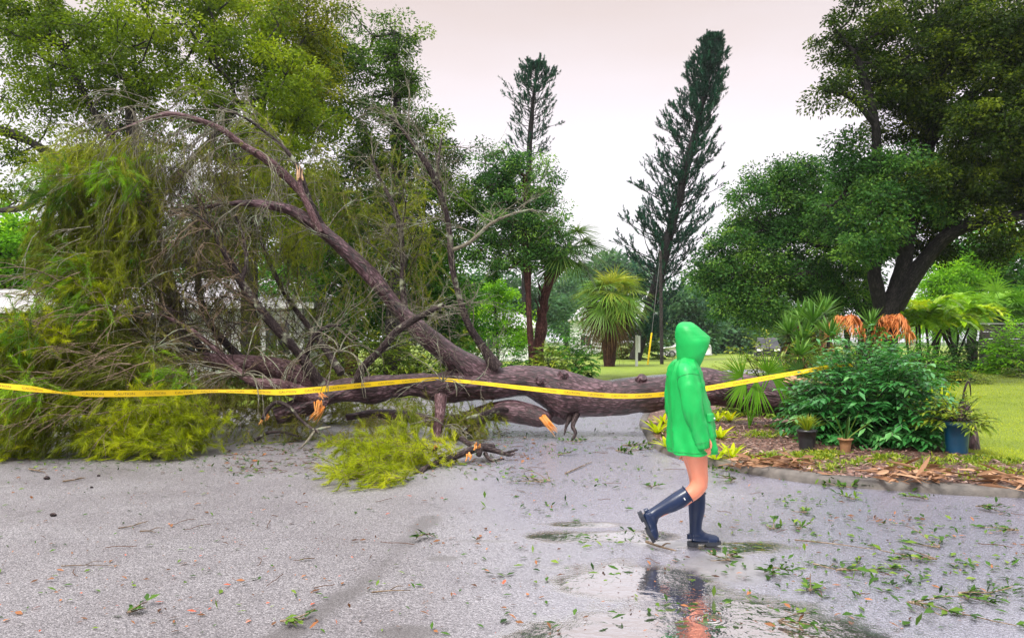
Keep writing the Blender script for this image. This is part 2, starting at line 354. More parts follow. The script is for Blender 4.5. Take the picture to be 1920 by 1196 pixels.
hd = mth(nt, 'ADD', mth(nt, 'MULTIPLY', mth(nt, 'ADD', agg.outputs["Distance"], mth(nt, 'MULTIPLY', agg2.outputs["Distance"], .6)), -.0055), mth(nt, 'MULTIPLY', mid, .006))
hd = mth(nt, 'MULTIPLY', hd, mth(nt, 'SUBTRACT', 1.0, mth(nt, 'MULTIPLY', wet, .74)))
hh = mth(nt, 'ADD', mth(nt, 'MULTIPLY', hd, mth(nt, 'SUBTRACT', 1.0, pmask)), mth(nt, 'MULTIPLY', hp, pmask))
bump(nt, b, hh, 1.0, 1.0)
M_road = m
xs = np.concatenate([np.linspace(-70, -9.5, 14), np.arange(-9, 9.01, .06), np.linspace(9.6, 70, 14)])
ys = np.concatenate([np.linspace(-8, 2.2, 6), np.arange(2.5, 13, .06), np.linspace(13.3, 64, 60)])
rz = lambda X, Y: .012 * (vnoise(np.stack([X * .35, Y * .35, X * 0], -1), 3) - .5)
mb = MB(); V, f = grid_mesh(xs, ys, rz); mb.add(V, f); road = mb.build("road", M_road); struct(road)
X, Y = V[:, 0], V[:, 1]
el = lambda cx, cy, rx, ry: np.clip(1.4 - np.sqrt(((X - cx) / rx) ** 2 + ((Y - cy) / ry) ** 2), 0, 1)
w = np.clip((X + .9 + (Y - 5) * .12) / 2.2, 0, 1); w = w * w * (3 - 2 * w)
wn_ = fbm(np.stack([X * .7, Y * .5, X * 0], -1), 11, 4); w = np.clip(w * (.55 + .9 * wn_) + .12, 0, 1)
pd = np.zeros_like(X)
for e in [(.75, 3.9, .75, .85), (1.1, 4.35, .75, .6), (1.5, 4.15, .55, .45), (.35, 4.0, .5, .5), (.72, 6.35, .75, .20), (.65, 6.75, .35, .12), (1.72, 6.0, .42, .20), (.75, 5.2, .55, .45), (1.0, 5.0, .4, .4)]: pd = np.maximum(pd, el(*e))
seam = [(-1.45, 3.5), (-1.2, 4.2), (-.95, 5.1), (-.80, 6.4), (-.72, 7.0)]
st = np.clip(1 - dseg(X, Y, seam) / .20, 0, 1) * (.5 + 1.1 * vnoise(np.stack([X * 2.2, Y * 1.4, X * 0], -1), 8))
for e in [(-.55, 4.25, .22, .14), (-.2, 6.2, .3, .06), (-.5, 5.7, .14, .1), (1.45, 5.5, .32, .5), (1.2, 6.1, .3, .12), (2.3, 9.9, .3, .3)]: st = np.maximum(st, el(*e) * .8)  # dark ellipses besides the seam, two of them by the walker's feet
for nm, arr in (("wet", w), ("puddle", pd), ("dark_mark", st)):
    a = road.data.attributes.new(nm, 'FLOAT', 'POINT'); a.data.foreach_set("value", arr.astype(np.float32))

# the block on the right: kerb, planting bed, lawn
kerb = [(22, 6.3), (9, 7.25), (5.08, 7.9), (4.13, 8.23), (3.22, 8.73), (2.45, 9.86), (2.15, 10.6), (2.05, 11.6), (2.19, 13.2), (2.47, 15.4), (3.6, 20), (4.6, 23), (6, 27), (9.5, 33), (15, 38), (30, 44), (60, 50)]
K = cr(np.array(kerb), 6); Tn = nrm(np.gradient(K, axis=0)); IN = np.stack([Tn[:, 1], -Tn[:, 0]], 1)
M_kerb = plain("weathered_concrete", (.135, .118, .105), (.05, .044, .04), 5, .6, .5, 60)
prof = [(0, -.03), (.015, .05), (.045, .092), (.15, .10), (.17, -.02)]
mb = MB(); V = np.stack([np.column_stack([K + IN * a + 0, np.full(len(K), z)]) for a, z in prof], 1)
V[:, 1:4, 2] += .014 * (vnoise(np.column_stack([K * 3, K[:, 0] * 0]), 4)[:, None] - .5)
i = np.arange(len(K) - 1)[:, None] * 5; j = np.arange(4)[None]; mb.add(V, np.stack([i + j, i + j + 5, i + j + 6, i + j + 1], -1).reshape(-1, 4))
struct(mb.build("kerb", M_kerb))
split = np.array([(22, 8.3), (8, 8.95), (6.15, 9.45), (5.8, 10.3), (6, 12), (7.2, 16), (8.5, 22)])
splt = cr(split, 6); ksel = K[:12 * 6 + 1 - 6 * 1 + 0]; ke = 11 * 6 + 1
Kin = K + IN * .1
def bedz(x, y):
    x, y = np.asarray(x, float), np.asarray(y, float)
    d = dseg(x, y, [tuple(q) for q in Kin[::3]])
    z = .075 + .06 * np.clip(d / .8, 0, 1) + .12 * np.exp(-((x - 4.2) / 1.6) ** 2 - ((y - 12.4) / 1.6) ** 2)
    return z + .035 * (fbm(np.stack([x * 3, y * 3, x * 0], -1), 6, 3) - .5) * np.clip(d / .2, 0, 1)
def patch(bound, step, zf, near=None, seed=0):
    rng = np.random.default_rng(seed); b = np.array(bound); lo, hi = b.min(0), b.max(0)
    gx, gy = np.meshgrid(np.arange(lo[0], hi[0], step), np.arange(lo[1], hi[1], step)); q = np.column_stack([gx.ravel(), gy.ravel()]); q += rng.uniform(-.3, .3, q.shape) * step
    if near is not None: q = q[near(q)]
    q = q[pip(q[:, 0], q[:, 1], [tuple(r) for r in b])]; q = q[dseg(q[:, 0], q[:, 1], [tuple(r) for r in np.vstack([b, b[:1]])]) > step * .3]
    allp = [Vector((float(a), float(c))) for a, c in np.vstack([b, q])]
    vs_, es, fs, *_ = delaunay_2d_cdt(allp, [], [list(range(len(b)))], 1, 1e-5)
    v = np.array([(p_.x, p_.y) for p_ in vs_]); V = np.column_stack([v, zf(v[:, 0], v[:, 1])]); fs = [list(f_) for f_ in fs]; ed = {}
    for f_ in fs:
        for a, c in zip(f_, f_[1:] + f_[:1]): ed[(a, c)] = 1
    rim = [(a, c) for a, c in ed if (c, a) not in ed]; n0 = len(V); low = {}
    for a, c in rim: low.setdefault(a, n0 + len(low))
    for a, c in rim: low.setdefault(c, n0 + len(low))
    ks = sorted(low, key=low.get); V = np.vstack([V, V[ks] * [1, 1, 0] + [0, 0, -.05]])
    for a, c in rim: fs += [[a, low[a], c], [c, low[a], low[c]]]
    return V, np.array(fs)
bed_b = np.vstack([Kin[:ke], splt[::-1]])
V, f = patch(bed_b, .14, bedz, lambda q: (q[:, 0] < 9), 1)
m, nt, b, out = nodes("mulch"); p = pos(nt, False)
v1 = nd(nt, "TexVoronoi", Scale=38.0); mp = nd(nt, "Mapping"); mp.inputs["Scale"].default_value = (1, .6, 1); nt.links.new(p, mp.inputs[0]); nt.links.new(mp.outputs[0], v1.inputs["Vector"])
sc_ = nd(nt, "SeparateColor"); nt.links.new(v1.outputs["Color"], sc_.inputs[0])
c = rmp(nt, sc_.outputs[0], (0, (.035, .017, .013)), (.5, (.12, .055, .04)), (.85, (.24, .12, .085)), (1, (.42, .31, .27)))
c = mixc(nt, rmp(nt, noise(nt, p, 1.3, 5), (.4, (0, 0, 0)), (.66, (.8, .8, .8))), c, mixc(nt, 1.0, c, (.45, .40, .38), 'MULTIPLY'))
nt.links.new(c, b.inputs["Base Color"]); b.inputs["Roughness"].default_value = .55; bump(nt, b, v1.outputs["Distance"], .9, .03); M_mulch = m
mb = MB(); mb.add(V, f); struct(mb.build("planting_bed", M_mulch))
lawn_b = np.vstack([splt, K[ke:] + IN[ke:] * .1, [(60, 20), (60, 6)]])
def lawnz(x, y): return bedz(x, y) * 0 + .12 + .03 * (fbm(np.stack([x * .8, y * .8, x * 0], -1), 16, 3) - .5) + .004 * np.clip(y - 14, 0, 30)
def lawn_mat(name, a, bcol, ccol):
    m, nt, b, out = nodes(name); p = pos(nt, False)
    c = rmp(nt, noise(nt, p, 26, 6, .7), (.32, a), (.52, bcol), (.72, ccol)); c = mixc(nt, rmp(nt, noise(nt, p, .9, 5), (.42, (0, 0, 0)), (.7, (.55, .55, .55))), c, mixc(nt, 1.0, c, (.7, .75, .8), 'MULTIPLY'))
    nt.links.new(c, b.inputs["Base Color"]); b.inputs["Roughness"].default_value = .7; bump(nt, b, noise(nt, p, 45, 6, .7), .9, .06); return m
M_lawn = lawn_mat("lawn_turf", (.05, .09, .005), (.20, .28, .010), (.38, .44, .022))
V, f = patch(lawn_b, 1.0, lawnz, None, 2); mb = MB(); mb.add(V, f); struct(mb.build("lawn", M_lawn))
# the far verge across the side street, and the yards behind the fallen tree
left_b = np.vstack([[(-90, 15)], cr(np.array([(-30, 15.5), (-9, 17.5), (-4, 21), (-.5, 24.5), (2.2, 28), (5, 34.5), (9, 40), (15, 45.5), (30, 52), (62, 58)]), 5), [(300, 70), (300, 280), (-300, 280), (-300, 20)]])
M_verge = lawn_mat("far_turf", (.09, .14, .010), (.21, .30, .018), (.36, .43, .03))
V, f = patch(left_b, 6, lambda x, y: .05 + 0 * x + .05 * vnoise(np.stack([x * .3, y * .3, x * 0], -1), 2), lambda q: (np.abs(q[:, 0]) < 70) & (q[:, 1] < 130), 3); mb = MB(); mb.add(V, f); struct(mb.build("verge", M_verge))
# ------------------------------------------------------------------ trees
def branchwork(mb, starts, targets, r_tip, rng, sides=5, wig=.12, start_r=None, rmax=None):
    """join every target to the nearest wood already there; radii follow the load carried"""
    nodes_ = [np.array(s) for s in starts]; par = [-1] * len(nodes_); plen = [0.0] * len(nodes_)
    A = np.array(nodes_); PL = np.array(plen); order = np.argsort(np.min(np.linalg.norm(targets[:, None] - A[None], axis=2), axis=1)); load = [0.0] * len(nodes_)
    for ti in order:
        t = targets[ti]; d = np.linalg.norm(A - t, axis=1); k = int(np.argmin(d + .35 * PL + np.where(A[:, 2] > t[2] + .4, .8, 0))); a = A[k]
        n = max(2, int(d[k] / .7) + 1); prev = k; new = []
        for j in range(1, n + 1):
            u = j / n; q = a * (1 - u) + t * u + np.array([0, 0, -.10 * d[k] * math.sin(math.pi * u)]) + rng.normal(size=3) * wig * d[k] / n * (1 if j < n else 0)
            nodes_.append(q); par.append(prev); load.append(1.0 if j == n else 0.0); plen.append(PL[k] + d[k] * u); new.append((q, plen[-1])); prev = len(nodes_) - 1
        A = np.vstack([A, [q for q, _ in new]]); PL = np.concatenate([PL, [l for _, l in new]])
    cum = np.array(load)
    for i in range(len(nodes_) - 1, -1, -1):
        if par[i] >= 0: cum[par[i]] += cum[i]
    idx = np.array([i for i in range(len(nodes_)) if par[i] >= 0]); pr = np.array(par)[idx]
    rad = r_tip * cum ** .46
    if rmax: rad = np.minimum(rad, rmax)
    rp = np.minimum(rad[pr], rad[idx] * 1.6 + .01)
    tubes(mb, np.stack([A[pr], A[idx]], 1), np.stack([rp, rad[idx]], 1), sides)

def crown_points(blobs, n, rng, shell=.33):
    B = np.array([np.concatenate([P(b[0], b[1], b[4]), [b[2] / F * b[4], (b[5] if len(b) > 5 else .8 * (b[2] + b[3]) / 2) / F * b[4], b[3] / F * b[4]]]) for b in blobs])
    w = (B[:, 3] * B[:, 4] * B[:, 5]) ** .72; w /= w.sum(); i = rng.choice(len(B), n, p=w)
    return B[i, :3] + runit(rng, n) * (rng.random((n, 1)) ** shell) * B[i, 3:]

def leafcloud(mb, C, per, rc, L, W, rng, flat=.6, tint_sd=.2, up=.5, out=None):
    n = len(C); r = rc * rng.uniform(.6, 1.35, n); i = np.repeat(np.arange(n), per); m = len(i)
    off = runit(rng, m) * (rng.random((m, 1)) ** .45) * r[i, None]; off[:, 2] *= flat
    ct = .45 + rng.normal(size=n) * tint_sd; t = np.clip(ct[i] + rng.normal(size=m) * .13, 0, 1)
    D = nrm(off + runit(rng, m) * .25 + np.array([0, 0, -.12])) ; s = rng.uniform(.65, 1.25, m)
    leaves(mb, C[i] + off, D, L * s, W * s, rng, t, up)

def tree(name, label, cat, trunk, blobs, ncl, per, rc, L, W, bark, leaf, seed, limbs=(), group=None, tip=.012, flat=.6, up=.5, sd=.2, rmax=None, shell=.33, base=None, twigs=True):
    rng = np.random.default_rng(seed); tp = PP(trunk); tr = RAD(trunk)
    b = np.array([tp[0, 0], tp[0, 1], base if base is not None else max(0.0, tp[0, 2])])
    root = thing(name, label, cat, b, group); mb = MB()
    tube(mb, tp, tr, 10, 5, .03, seed=seed); st = list(cr(tp, 4)[len(cr(tp, 4)) // 2:])
    for l in limbs:
        lp, lr = PP(l), RAD(l); tube(mb, lp, lr, 8, 4, .02, seed=seed + 1); st += list(cr(lp, 3)[2:])
    C = crown_points(blobs, ncl, rng, shell)
    if twigs: branchwork(mb, st, C, tip, rng, rmax=rmax)
    mb.build("trunk", bark, root)
    mb = MB(); leafcloud(mb, C, per, rc, L, W, rng, flat, sd, up); mb.build("crown", leaf, root); return root

L_oak_l = leafm("oak_leaf_bright", (.022, .055, .002), (.12, .19, .004), (.30, .38, .008))
L_oak_y = leafm("oak_leaf_olive", (.035, .055, .002), (.16, .20, .004), (.36, .36, .008))
L_dark = leafm("leaf_dark_green", (.014, .042, .006), (.065, .15, .014), (.20, .29, .022))
L_mid = leafm("leaf_mid_green", (.012, .07, .006), (.055, .20, .016), (.19, .38, .03))
L_teal = leafm("leaf_bluish_green", (.012, .050, .013), (.055, .16, .032), (.21, .37, .055))
L_bright = leafm("leaf_spring_green", (.05, .16, .004), (.16, .38, .012), (.36, .58, .02))
L_ro = leafm("oak_leaf_deep", (.005, .014, .002), (.030, .064, .006), (.17, .23, .012))
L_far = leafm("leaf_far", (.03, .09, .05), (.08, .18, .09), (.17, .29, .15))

# left: the big light green oak standing behind the fallen tree
tree("oak_tree", "large bright green oak arching over the fallen tree's upturned branches", "tree",
     [(330, 722, 24, 26), (325, 600, 24, 21), (290, 450, 24, 18), (270, 330, 24.3, 15), (250, 250, 24.5, 11), (240, 150, 24.5, 7)],
     [(330, 60, 200, 150, 24), (130, 90, 190, 130, 24.5), (470, 190, 150, 140, 24), (550, 270, 90, 110, 24), (120, 240, 120, 110, 24.5), (30, 30, 120, 80, 25), (250, 180, 180, 140, 26), (430, 60, 150, 90, 25), (560, 400, 70, 90, 25), (40, 330, 60, 60, 25)],
     430, 200, .56, .115, .058, M_bark_grey, L_oak_l, 1,
     limbs=[[(290, 450, 24, 15), (200, 370, 24, 11), (110, 300, 24, 9), (50, 262, 24, 8), (0, 245, 24, 7), (-60, 235, 24, 5)], [(280, 390, 24, 12), (370, 290, 24, 8), (450, 200, 24, 5)], [(270, 330, 24.3, 10), (170, 200, 24.5, 7), (120, 90, 24.5, 4)], [(110, 300, 24, 6), (60, 380, 24, 7), (0, 395, 24, 6), (-50, 400, 24, 4)]], base=.1, rmax=.10)
tree("oak_tree", "tall olive green tree whose crown leaves the top of the picture behind the arching branch", "tree",
     [(470, 722, 27, 20), (468, 500, 27, 15), (480, 300, 27, 11), (500, 120, 27, 6)],
     [(540, 110, 80, 130, 27), (580, 30, 70, 70, 27), (480, 10, 120, 60, 27), (490, 330, 110, 110, 27), (600, 190, 50, 110, 27), (470, 450, 110, 80, 27.5)],
     240, 190, .56, .115, .055, M_bark_grey, L_oak_y, 2, base=.1, rmax=.1)
tree("dark_tree", "tall narrow dark green tree, highest of those left of the open sky", "tree",
     [(735, 722, 30, 18), (740, 500, 30, 14), (745, 300, 30, 10), (740, 60, 30, 4)],
     [(745, 70, 55, 65, 30), (720, 140, 60, 50, 30), (770, 200, 60, 60, 30), (690, 250, 80, 80, 30), (800, 290, 65, 70, 30), (730, 330, 120, 90, 30), (830, 400, 70, 80, 30), (700, 450, 140, 90, 30), (640, 100, 50, 90, 30.5), (600, 160, 60, 120, 31)],
     470, 160, .50, .125, .055, M_bark_grey, L_dark, 3, base=.1, rmax=.1, sd=.24)
tree("leafy_tree", "bushy mid green tree filling the gap under the dark tree's crown", "tree",
     [(640, 722, 34, 14), (645, 600, 34, 11), (650, 450, 34, 7)],
     [(650, 440, 110, 110, 34), (580, 520, 100, 90, 34), (740, 540, 110, 110, 34), (680, 600, 90, 70, 34), (820, 520, 80, 100, 34), (850, 600, 60, 70, 34)],
     380, 130, .72, .17, .085, M_bark_grey, L_mid, 4, base=.1, rmax=.1)
tree("red_trunk_tree", "slender reddish trunk carrying a soft blue green crown beside the cabbage palm", "tree",
     [(999, 714, 30, 8), (995, 640, 30, 7), (991, 560, 30, 7), (988, 500, 30, 7), (985, 400, 30, 6), (985, 330, 30, 3)],
     [(985, 335, 65, 50, 30), (950, 400, 70, 70, 30), (1010, 430, 60, 70, 30), (930, 460, 60, 50, 30), (900, 400, 50, 80, 30.5), (1035, 460, 45, 50, 30), (920, 310, 45, 45, 30), (960, 500, 60, 30, 30)],
     270, 140, .45, .12, .05, M_bark_red, L_teal, 5, base=.1, rmax=.07, sd=.22)
tree("small_tree", "lime green tree by the brown roofed house", "tree",
     [(40, 700, 30, 9), (42, 600, 30, 7), (45, 500, 30, 4)],
     [(40, 470, 70, 60, 30), (-30, 440, 70, 70, 30), (80, 520, 40, 40, 30), (0, 530, 60, 30, 30)], 90, 150, .7, .2, .11, M_bark_grey, L_bright, 6, base=.1)
tree("leafy_tree", "shady green tree behind the white house roof", "tree",
     [(420, 690, 46, 9), (420, 560, 46, 7), (425, 470, 46, 4)],
     [(300, 480, 110, 70, 46), (430, 500, 90, 50, 46), (540, 540, 80, 60, 46), (180, 500, 100, 60, 46), (420, 420, 90, 60, 46)], 180, 120, 1.0, .26, .14, M_bark_grey, L_mid, 7, base=.1)
tree("leafy_tree", "rounded green tree behind the small white house", "tree",
     [(930, 690, 66, 6), (930, 600, 66, 5), (930, 540, 66, 3)],
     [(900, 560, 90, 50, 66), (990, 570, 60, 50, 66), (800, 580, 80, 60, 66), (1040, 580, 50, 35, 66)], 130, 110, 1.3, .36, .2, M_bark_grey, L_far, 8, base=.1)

tree("small_tree", "slim yellow green tree veiling the small white house", "tree",
     [(935, 700, 40, 4), (932, 640, 40, 3), (930, 590, 40, 2)], [(905, 600, 45, 40, 40), (965, 620, 40, 45, 40), (925, 560, 50, 40, 40), (870, 630, 30, 30, 40)], 90, 110, .5, .15, .07, M_bark_grey, L_bright, 19, base=.1)
# right: the great live oak over the planting bed, the bushy tree left of it, and what is behind
tree("live_oak", "huge dark live oak with a forked trunk and crown reaching out of frame", "tree",
     [(1655, 722, 26, 26), (1664, 600, 26, 21), (1684, 540, 26, 18), (1698, 470, 26, 15), (1710, 380, 26, 18), (1740, 270, 26, 13), (1760, 150, 26, 8)],
     [(1600, 60, 85, 75, 25), (1570, 170, 60, 40, 24.5), (1700, 100, 120, 90, 26), (1850, 60, 120, 90, 25), (1800, 190, 130, 90, 26), (1900, 190, 90, 90, 24), (1710, 215, 90, 60, 26), (1850, 310, 110, 70, 25), (1720, 330, 110, 70, 27), (1940, 380, 80, 70, 25), (1830, 390, 90, 40, 26), (1740, 400, 70, 45, 26), (2050, 150, 150, 170, 25), (1660, 150, 80, 60, 25.4), (1890, 60, 90, 70, 24), (1860, 250, 90, 60, 24.2), (1760, 0, 120, 50, 26), (1760, 450, 60, 40, 26.5), (1890, 440, 70, 50, 24.4), (1800, 350, 110, 60, 24.6), (1930, 290, 80, 80, 24)],
     1020, 190, .52, .115, .058, M_bark_oak, L_ro, 9,
     limbs=[[(1676, 575, 26, 19), (1740, 480, 25.6, 14), (1790, 432, 25.2, 14), (1860, 412, 24.8, 12), (1930, 402, 24.4, 10), (2010, 380, 24, 9)],
            [(1698, 470, 26, 16), (1650, 330, 25.5, 11), (1640, 230, 25, 9), (1610, 120, 24.8, 7), (1570, 60, 24.6, 4)], [(1640, 230, 25, 7), (1590, 180, 24.7, 5), (1545, 170, 24.5, 3)],
            [(1740, 270, 26, 11), (1830, 170, 25.5, 9), (1930, 150, 25, 7), (2010, 120, 25, 5)], [(1750, 300, 26, 9), (1780, 308, 25.6, 8), (1850, 308, 25, 6), (1920, 330, 24.6, 4)], [(1660, 610, 26, 16), (1640, 520, 26, 13), (1645, 480, 26.3, 11), (1648, 440, 26.5, 7)]],
     base=.1, rmax=.12, sd=.17, tip=.014)
tree("spreading_tree", "broad bluish green tree with low hanging crown, next to the live oak's trunk", "tree",
     [(1622, 722, 30, 20), (1628, 600, 30, 15), (1632, 520, 30, 13), (1610, 440, 30, 10), (1560, 370, 30, 6)],
     [(1480, 340, 80, 50, 30), (1440, 400, 80, 70, 30), (1540, 380, 90, 70, 30), (1400, 480, 90, 70, 30), (1500, 480, 110, 80, 30), (1600, 410, 80, 80, 28), (1640, 350, 70, 50, 28), (1660, 450, 60, 40, 27.6), (1650, 390, 70, 60, 25.0), (1700, 340, 60, 55, 25.0), (1625, 455, 60, 40, 25.0), (1610, 320, 70, 50, 25.6), (1600, 275, 50, 35, 25.6), (1740, 390, 45, 40, 25.2), (1370, 550, 60, 50, 30), (1460, 560, 110, 60, 30), (1570, 540, 90, 70, 30), (1340, 500, 40, 50, 30.5)],
     800, 165, .55, .125, .06, M_bark_grey, L_teal, 10, limbs=[[(1632, 520, 30, 10), (1540, 460, 29.5, 8), (1440, 430, 29.5, 5)], [(1628, 600, 30, 11), (1560, 520, 29.5, 8), (1460, 520, 29, 5)]], base=.1, rmax=.09, sd=.22)
tree("flowering_tree", "small yellow green tree right of the live oak's trunk", "tree",
     [(1790, 700, 50, 6), (1790, 620, 50, 5), (1795, 540, 50, 3)], [(1790, 540, 45, 50, 50), (1830, 510, 35, 35, 50), (1750, 560, 35, 40, 50), (1810, 580, 50, 30, 50)], 110, 130, .7, .22, .11, M_bark_grey, L_bright, 11, base=.15)
tree("leafy_tree", "pale green tree beyond the dark fence at the picture's edge", "tree",
     [(1870, 690, 52, 8), (1870, 580, 52, 6), (1875, 500, 52, 4)], [(1850, 480, 80, 60, 52), (1930, 500, 80, 70, 52), (1800, 500, 60, 50, 52), (1880, 560, 110, 40, 52)], 130, 120, 1.0, .3, .16, M_bark_grey, L_mid, 12, base=.15)
for px, py, rx, ry, Y, lab, s in [(1290, 590, 50, 55, 84, "hazy green tree just right of the leaning pine's foot", 13), (1370, 615, 50, 45, 95, "hazy round tree left of the long white house", 14), (1470, 605, 60, 40, 120, "grey green tree hiding the right half of the long white house", 15),
                              (1062, 565, 25, 45, 110, "faint blue grey tree in the gap left of the shaggy palm", 16), (1150, 515, 70, 30, 150, "faded treetop showing above the shaggy palm", 17), (1330, 560, 60, 40, 150, "palest faraway treetop between the leaning pine and the spreading tree", 18)]:
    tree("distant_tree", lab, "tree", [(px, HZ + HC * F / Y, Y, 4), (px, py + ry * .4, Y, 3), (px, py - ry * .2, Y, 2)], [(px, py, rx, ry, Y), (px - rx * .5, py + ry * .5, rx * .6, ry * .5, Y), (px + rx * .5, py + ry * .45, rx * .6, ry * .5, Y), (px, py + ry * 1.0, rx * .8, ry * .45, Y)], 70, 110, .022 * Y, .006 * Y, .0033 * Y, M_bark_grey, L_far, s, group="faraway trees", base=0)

# needle pines: whorls of upcurved branches with a brush at each end
def norfolk(label, rows, prof, nb, tufts, seed, leaf, bare):
    rng = np.random.default_rng(seed); tp = PP(rows); tr = RAD(rows); root = thing("norfolk_pine", label, "pine tree", (tp[0, 0], tp[0, 1], 0)); mb = MB()
    tube(mb, tp, tr, 8, 6, .02, seed=seed); cl = cr(tp, 20); Y = tp[0, 1]
    h = rng.random(nb) ** .9; h = np.sort(h); k = (bare + (1 - bare) * h); p0 = cl[np.minimum((k * (len(cl) - 1)).astype(int), len(cl) - 1)]
    az = np.arange(nb) * 2.399 + rng.normal(size=nb) * .3; Lb = np.interp(k, [q[0] for q in prof], [q[1] for q in prof]) * rng.uniform(.55, 1.2, nb)
    d = np.stack([np.cos(az), np.sin(az), rng.uniform(-.05, .35, nb) + .5 * k], 1)
    Pn, Dn = grow(p0, d, Lb, 6, .13, -.10, rng); tubes(mb, Pn, np.linspace(1, .3, 6)[None] * (.012 + .03 * Lb[:, None] / 3), 4)
    mb.build("trunk", M_bark_oak, root); mb = MB()
    n = nb * tufts; i = np.repeat(np.arange(nb), tufts); u = np.clip(1 - rng.random(n) ** 1.4 * (.85 if tufts > 4 else .55), .1, 1) * 5; a = np.minimum(u.astype(int), 4); fr = (u - a)[:, None]
    q = Pn[i, a] * (1 - fr) + Pn[i, a + 1] * fr; dd = nrm(Dn[i, a] * .9 + runit(rng, n) * .55 + np.array([0, 0, .55])); s = rng.uniform(.45, .95, n) * .9 * (1 - .45 * k[i] ** 3)
    q = q + runit(rng, n) * .12
    tt = np.clip(.45 + rng.normal(size=n) * .2, 0, 1); m = 22; j = np.repeat(np.arange(n), m); t = rng.random(len(j)) ** .8
    bp = q[j] + dd[j] * (s[j] * t)[:, None]; wd = nrm(dd[j] * .8 + runit(rng, len(j)) * (1.05 - .6 * t)[:, None])
    straps(mb, bp, wd, .26 * (1 - .5 * t) + .05, .075, 0, rng, tt[j], 1); mb.build("crown", leaf, root); return root
L_pine = leafm("pine_needles", (.004, .028, .019), (.012, .072, .048), (.035, .14, .08), tr=.15)
norfolk("tall dense dark pine leaning to the right against the sky", [(1190, 674, 60, 12), (1215, 590, 60, 11), (1240, 500, 60, 10), (1268, 390, 60, 8), (1295, 285, 60, 7), (1318, 190, 60, 5), (1332, 110, 60, 3), (1335, 74, 60, 1.5)],
        [(.07, 2.2), (.16, 3.6), (.35, 3.8), (.5, 3.3), (.7, 2.2), (.85, 1.35), (.95, .65), (1, .1)], 340, 12, 21, L_pine, .05)
norfolk("thin upright pine with sparse tufted branches", [(985, 680, 64, 8), (986, 500, 64, 7), (990, 330, 64, 5.5), (997, 220, 64, 4), (1003, 160, 64, 2.5), (1006, 124, 64, 1.4)],
        [(.2, 2.5), (.6, 2.6), (.75, 2.2), (.85, 1.5), (.93, .8), (1, .1)], 190, 4, 22, L_pine, .14)

# ------------------------------------------------------------------ palms
def fan(mb, hub, d, up, n, L, W, rng, tint, spread=2.3, droop=.25, mi=0):
    d = nrm(np.array(d)); s = nrm(np.cross(d, up)); a = np.linspace(-spread, spread, n) + rng.normal(size=n) * .03
    nv = np.cross(s, d)
    D = np.cos(a)[:, None] * d + np.sin(a)[:, None] * s + nv * (.10 * np.abs(np.sin(a)))[:, None]
    straps(mb, np.repeat(hub[None], n, 0), D, L * (.72 + .28 * np.cos(a * .6)) * rng.uniform(.9, 1.05, n), W, droop * rng.uniform(.6, 1.4, n), rng, np.clip(tint + rng.normal(size=n) * .08, 0, 1), 4, 'fan', .05, nv, mi)
L_palm = leafm("palm_leaf", (.018, .05, .012), (.06, .14, .025), (.19, .26, .05), rough=.35, tr=.25)
L_palmy = leafm("palm_leaf_yellow", (.05, .13, .012), (.12, .24, .026), (.36, .36, .04), rough=.35, tr=.25)
L_deadf = leafm("dead_frond", (.07, .035, .018), (.22, .12, .055), (.40, .25, .10), rough=.7, tr=.15, spec=.2)
L_rust = leafm("rusty_frond", (.22, .06, .018), (.52, .17, .045), (.72, .34, .12), rough=.6, tr=.3, spec=.3)
L_palmetto = leafm("palmetto_leaf", (.03, .09, .008), (.09, .24, .012), (.22, .40, .04), rough=.33, tr=.3)
def fanpalm(name, label, rows, crown, nf, L, pet, leaf, seed, lo=-.5, hi=1.0, dead=0, bark=M_bark_grey, nl=34, W=.05, skirt=0, droop=.3):
    rng = np.random.default_rng(seed); tp = PP(rows); root = thing(name, label, "palm tree", (tp[0, 0], tp[0, 1], max(0, tp[0, 2]))); mb = MB(); tube(mb, tp, RAD(rows), 12, 5, .05, seed=seed)
    if skirt:                                            # the old leaf bases left on the trunk
        k = rng.random(skirt); cl = cr(tp, 20); q = cl[(len(cl) * (.35 + .6 * k)).astype(int)]; az = rng.uniform(0, 6.28, skirt); r = np.interp(.35 + .6 * k, np.linspace(0, 1, len(tp)), RAD(rows))
        o = np.stack([np.cos(az), np.sin(az), az * 0], 1); straps(mb, q + o * r[:, None] * .8, o * .6 + np.array([0, 0, 1.]), .45, .13, -.2, rng, .6, 2, 'strap', .1)
    mb.build("trunk", bark, root); top = crown; g, dm = MB(), MB(); fr = MB()
    for i in range(nf + dead):
        isd = i >= nf; z = rng.uniform(-1.1, -.5) if isd else lo + (hi - lo) * ((i + .5) / nf) ** .9; az = i * 2.399 + rng.normal() * .2; c = math.sqrt(max(.02, 1 - min(.98, z * z)))
        d = np.array([math.cos(az) * c, math.sin(az) * c, z]); pl = pet * rng.uniform(.8, 1.15) * (.7 if isd else 1)
        t = np.linspace(0, 1, 5)[:, None]; arc = top + d * pl * t + np.array([0, 0, -.18 * pl]) * t ** 2; tubes(fr, arc[None], np.full((1, 5), .018) * np.linspace(1.5, .8, 5), 4, .3)
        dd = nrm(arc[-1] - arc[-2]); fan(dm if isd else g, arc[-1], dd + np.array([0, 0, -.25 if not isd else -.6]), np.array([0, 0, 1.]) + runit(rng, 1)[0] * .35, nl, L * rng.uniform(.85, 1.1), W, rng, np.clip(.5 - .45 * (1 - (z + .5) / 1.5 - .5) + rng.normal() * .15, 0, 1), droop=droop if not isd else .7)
    fr.build("petioles", leaf, root); g.build("crown", leaf, root)
    if dead: dm.build("dead_fronds", L_deadf, root)
    return root
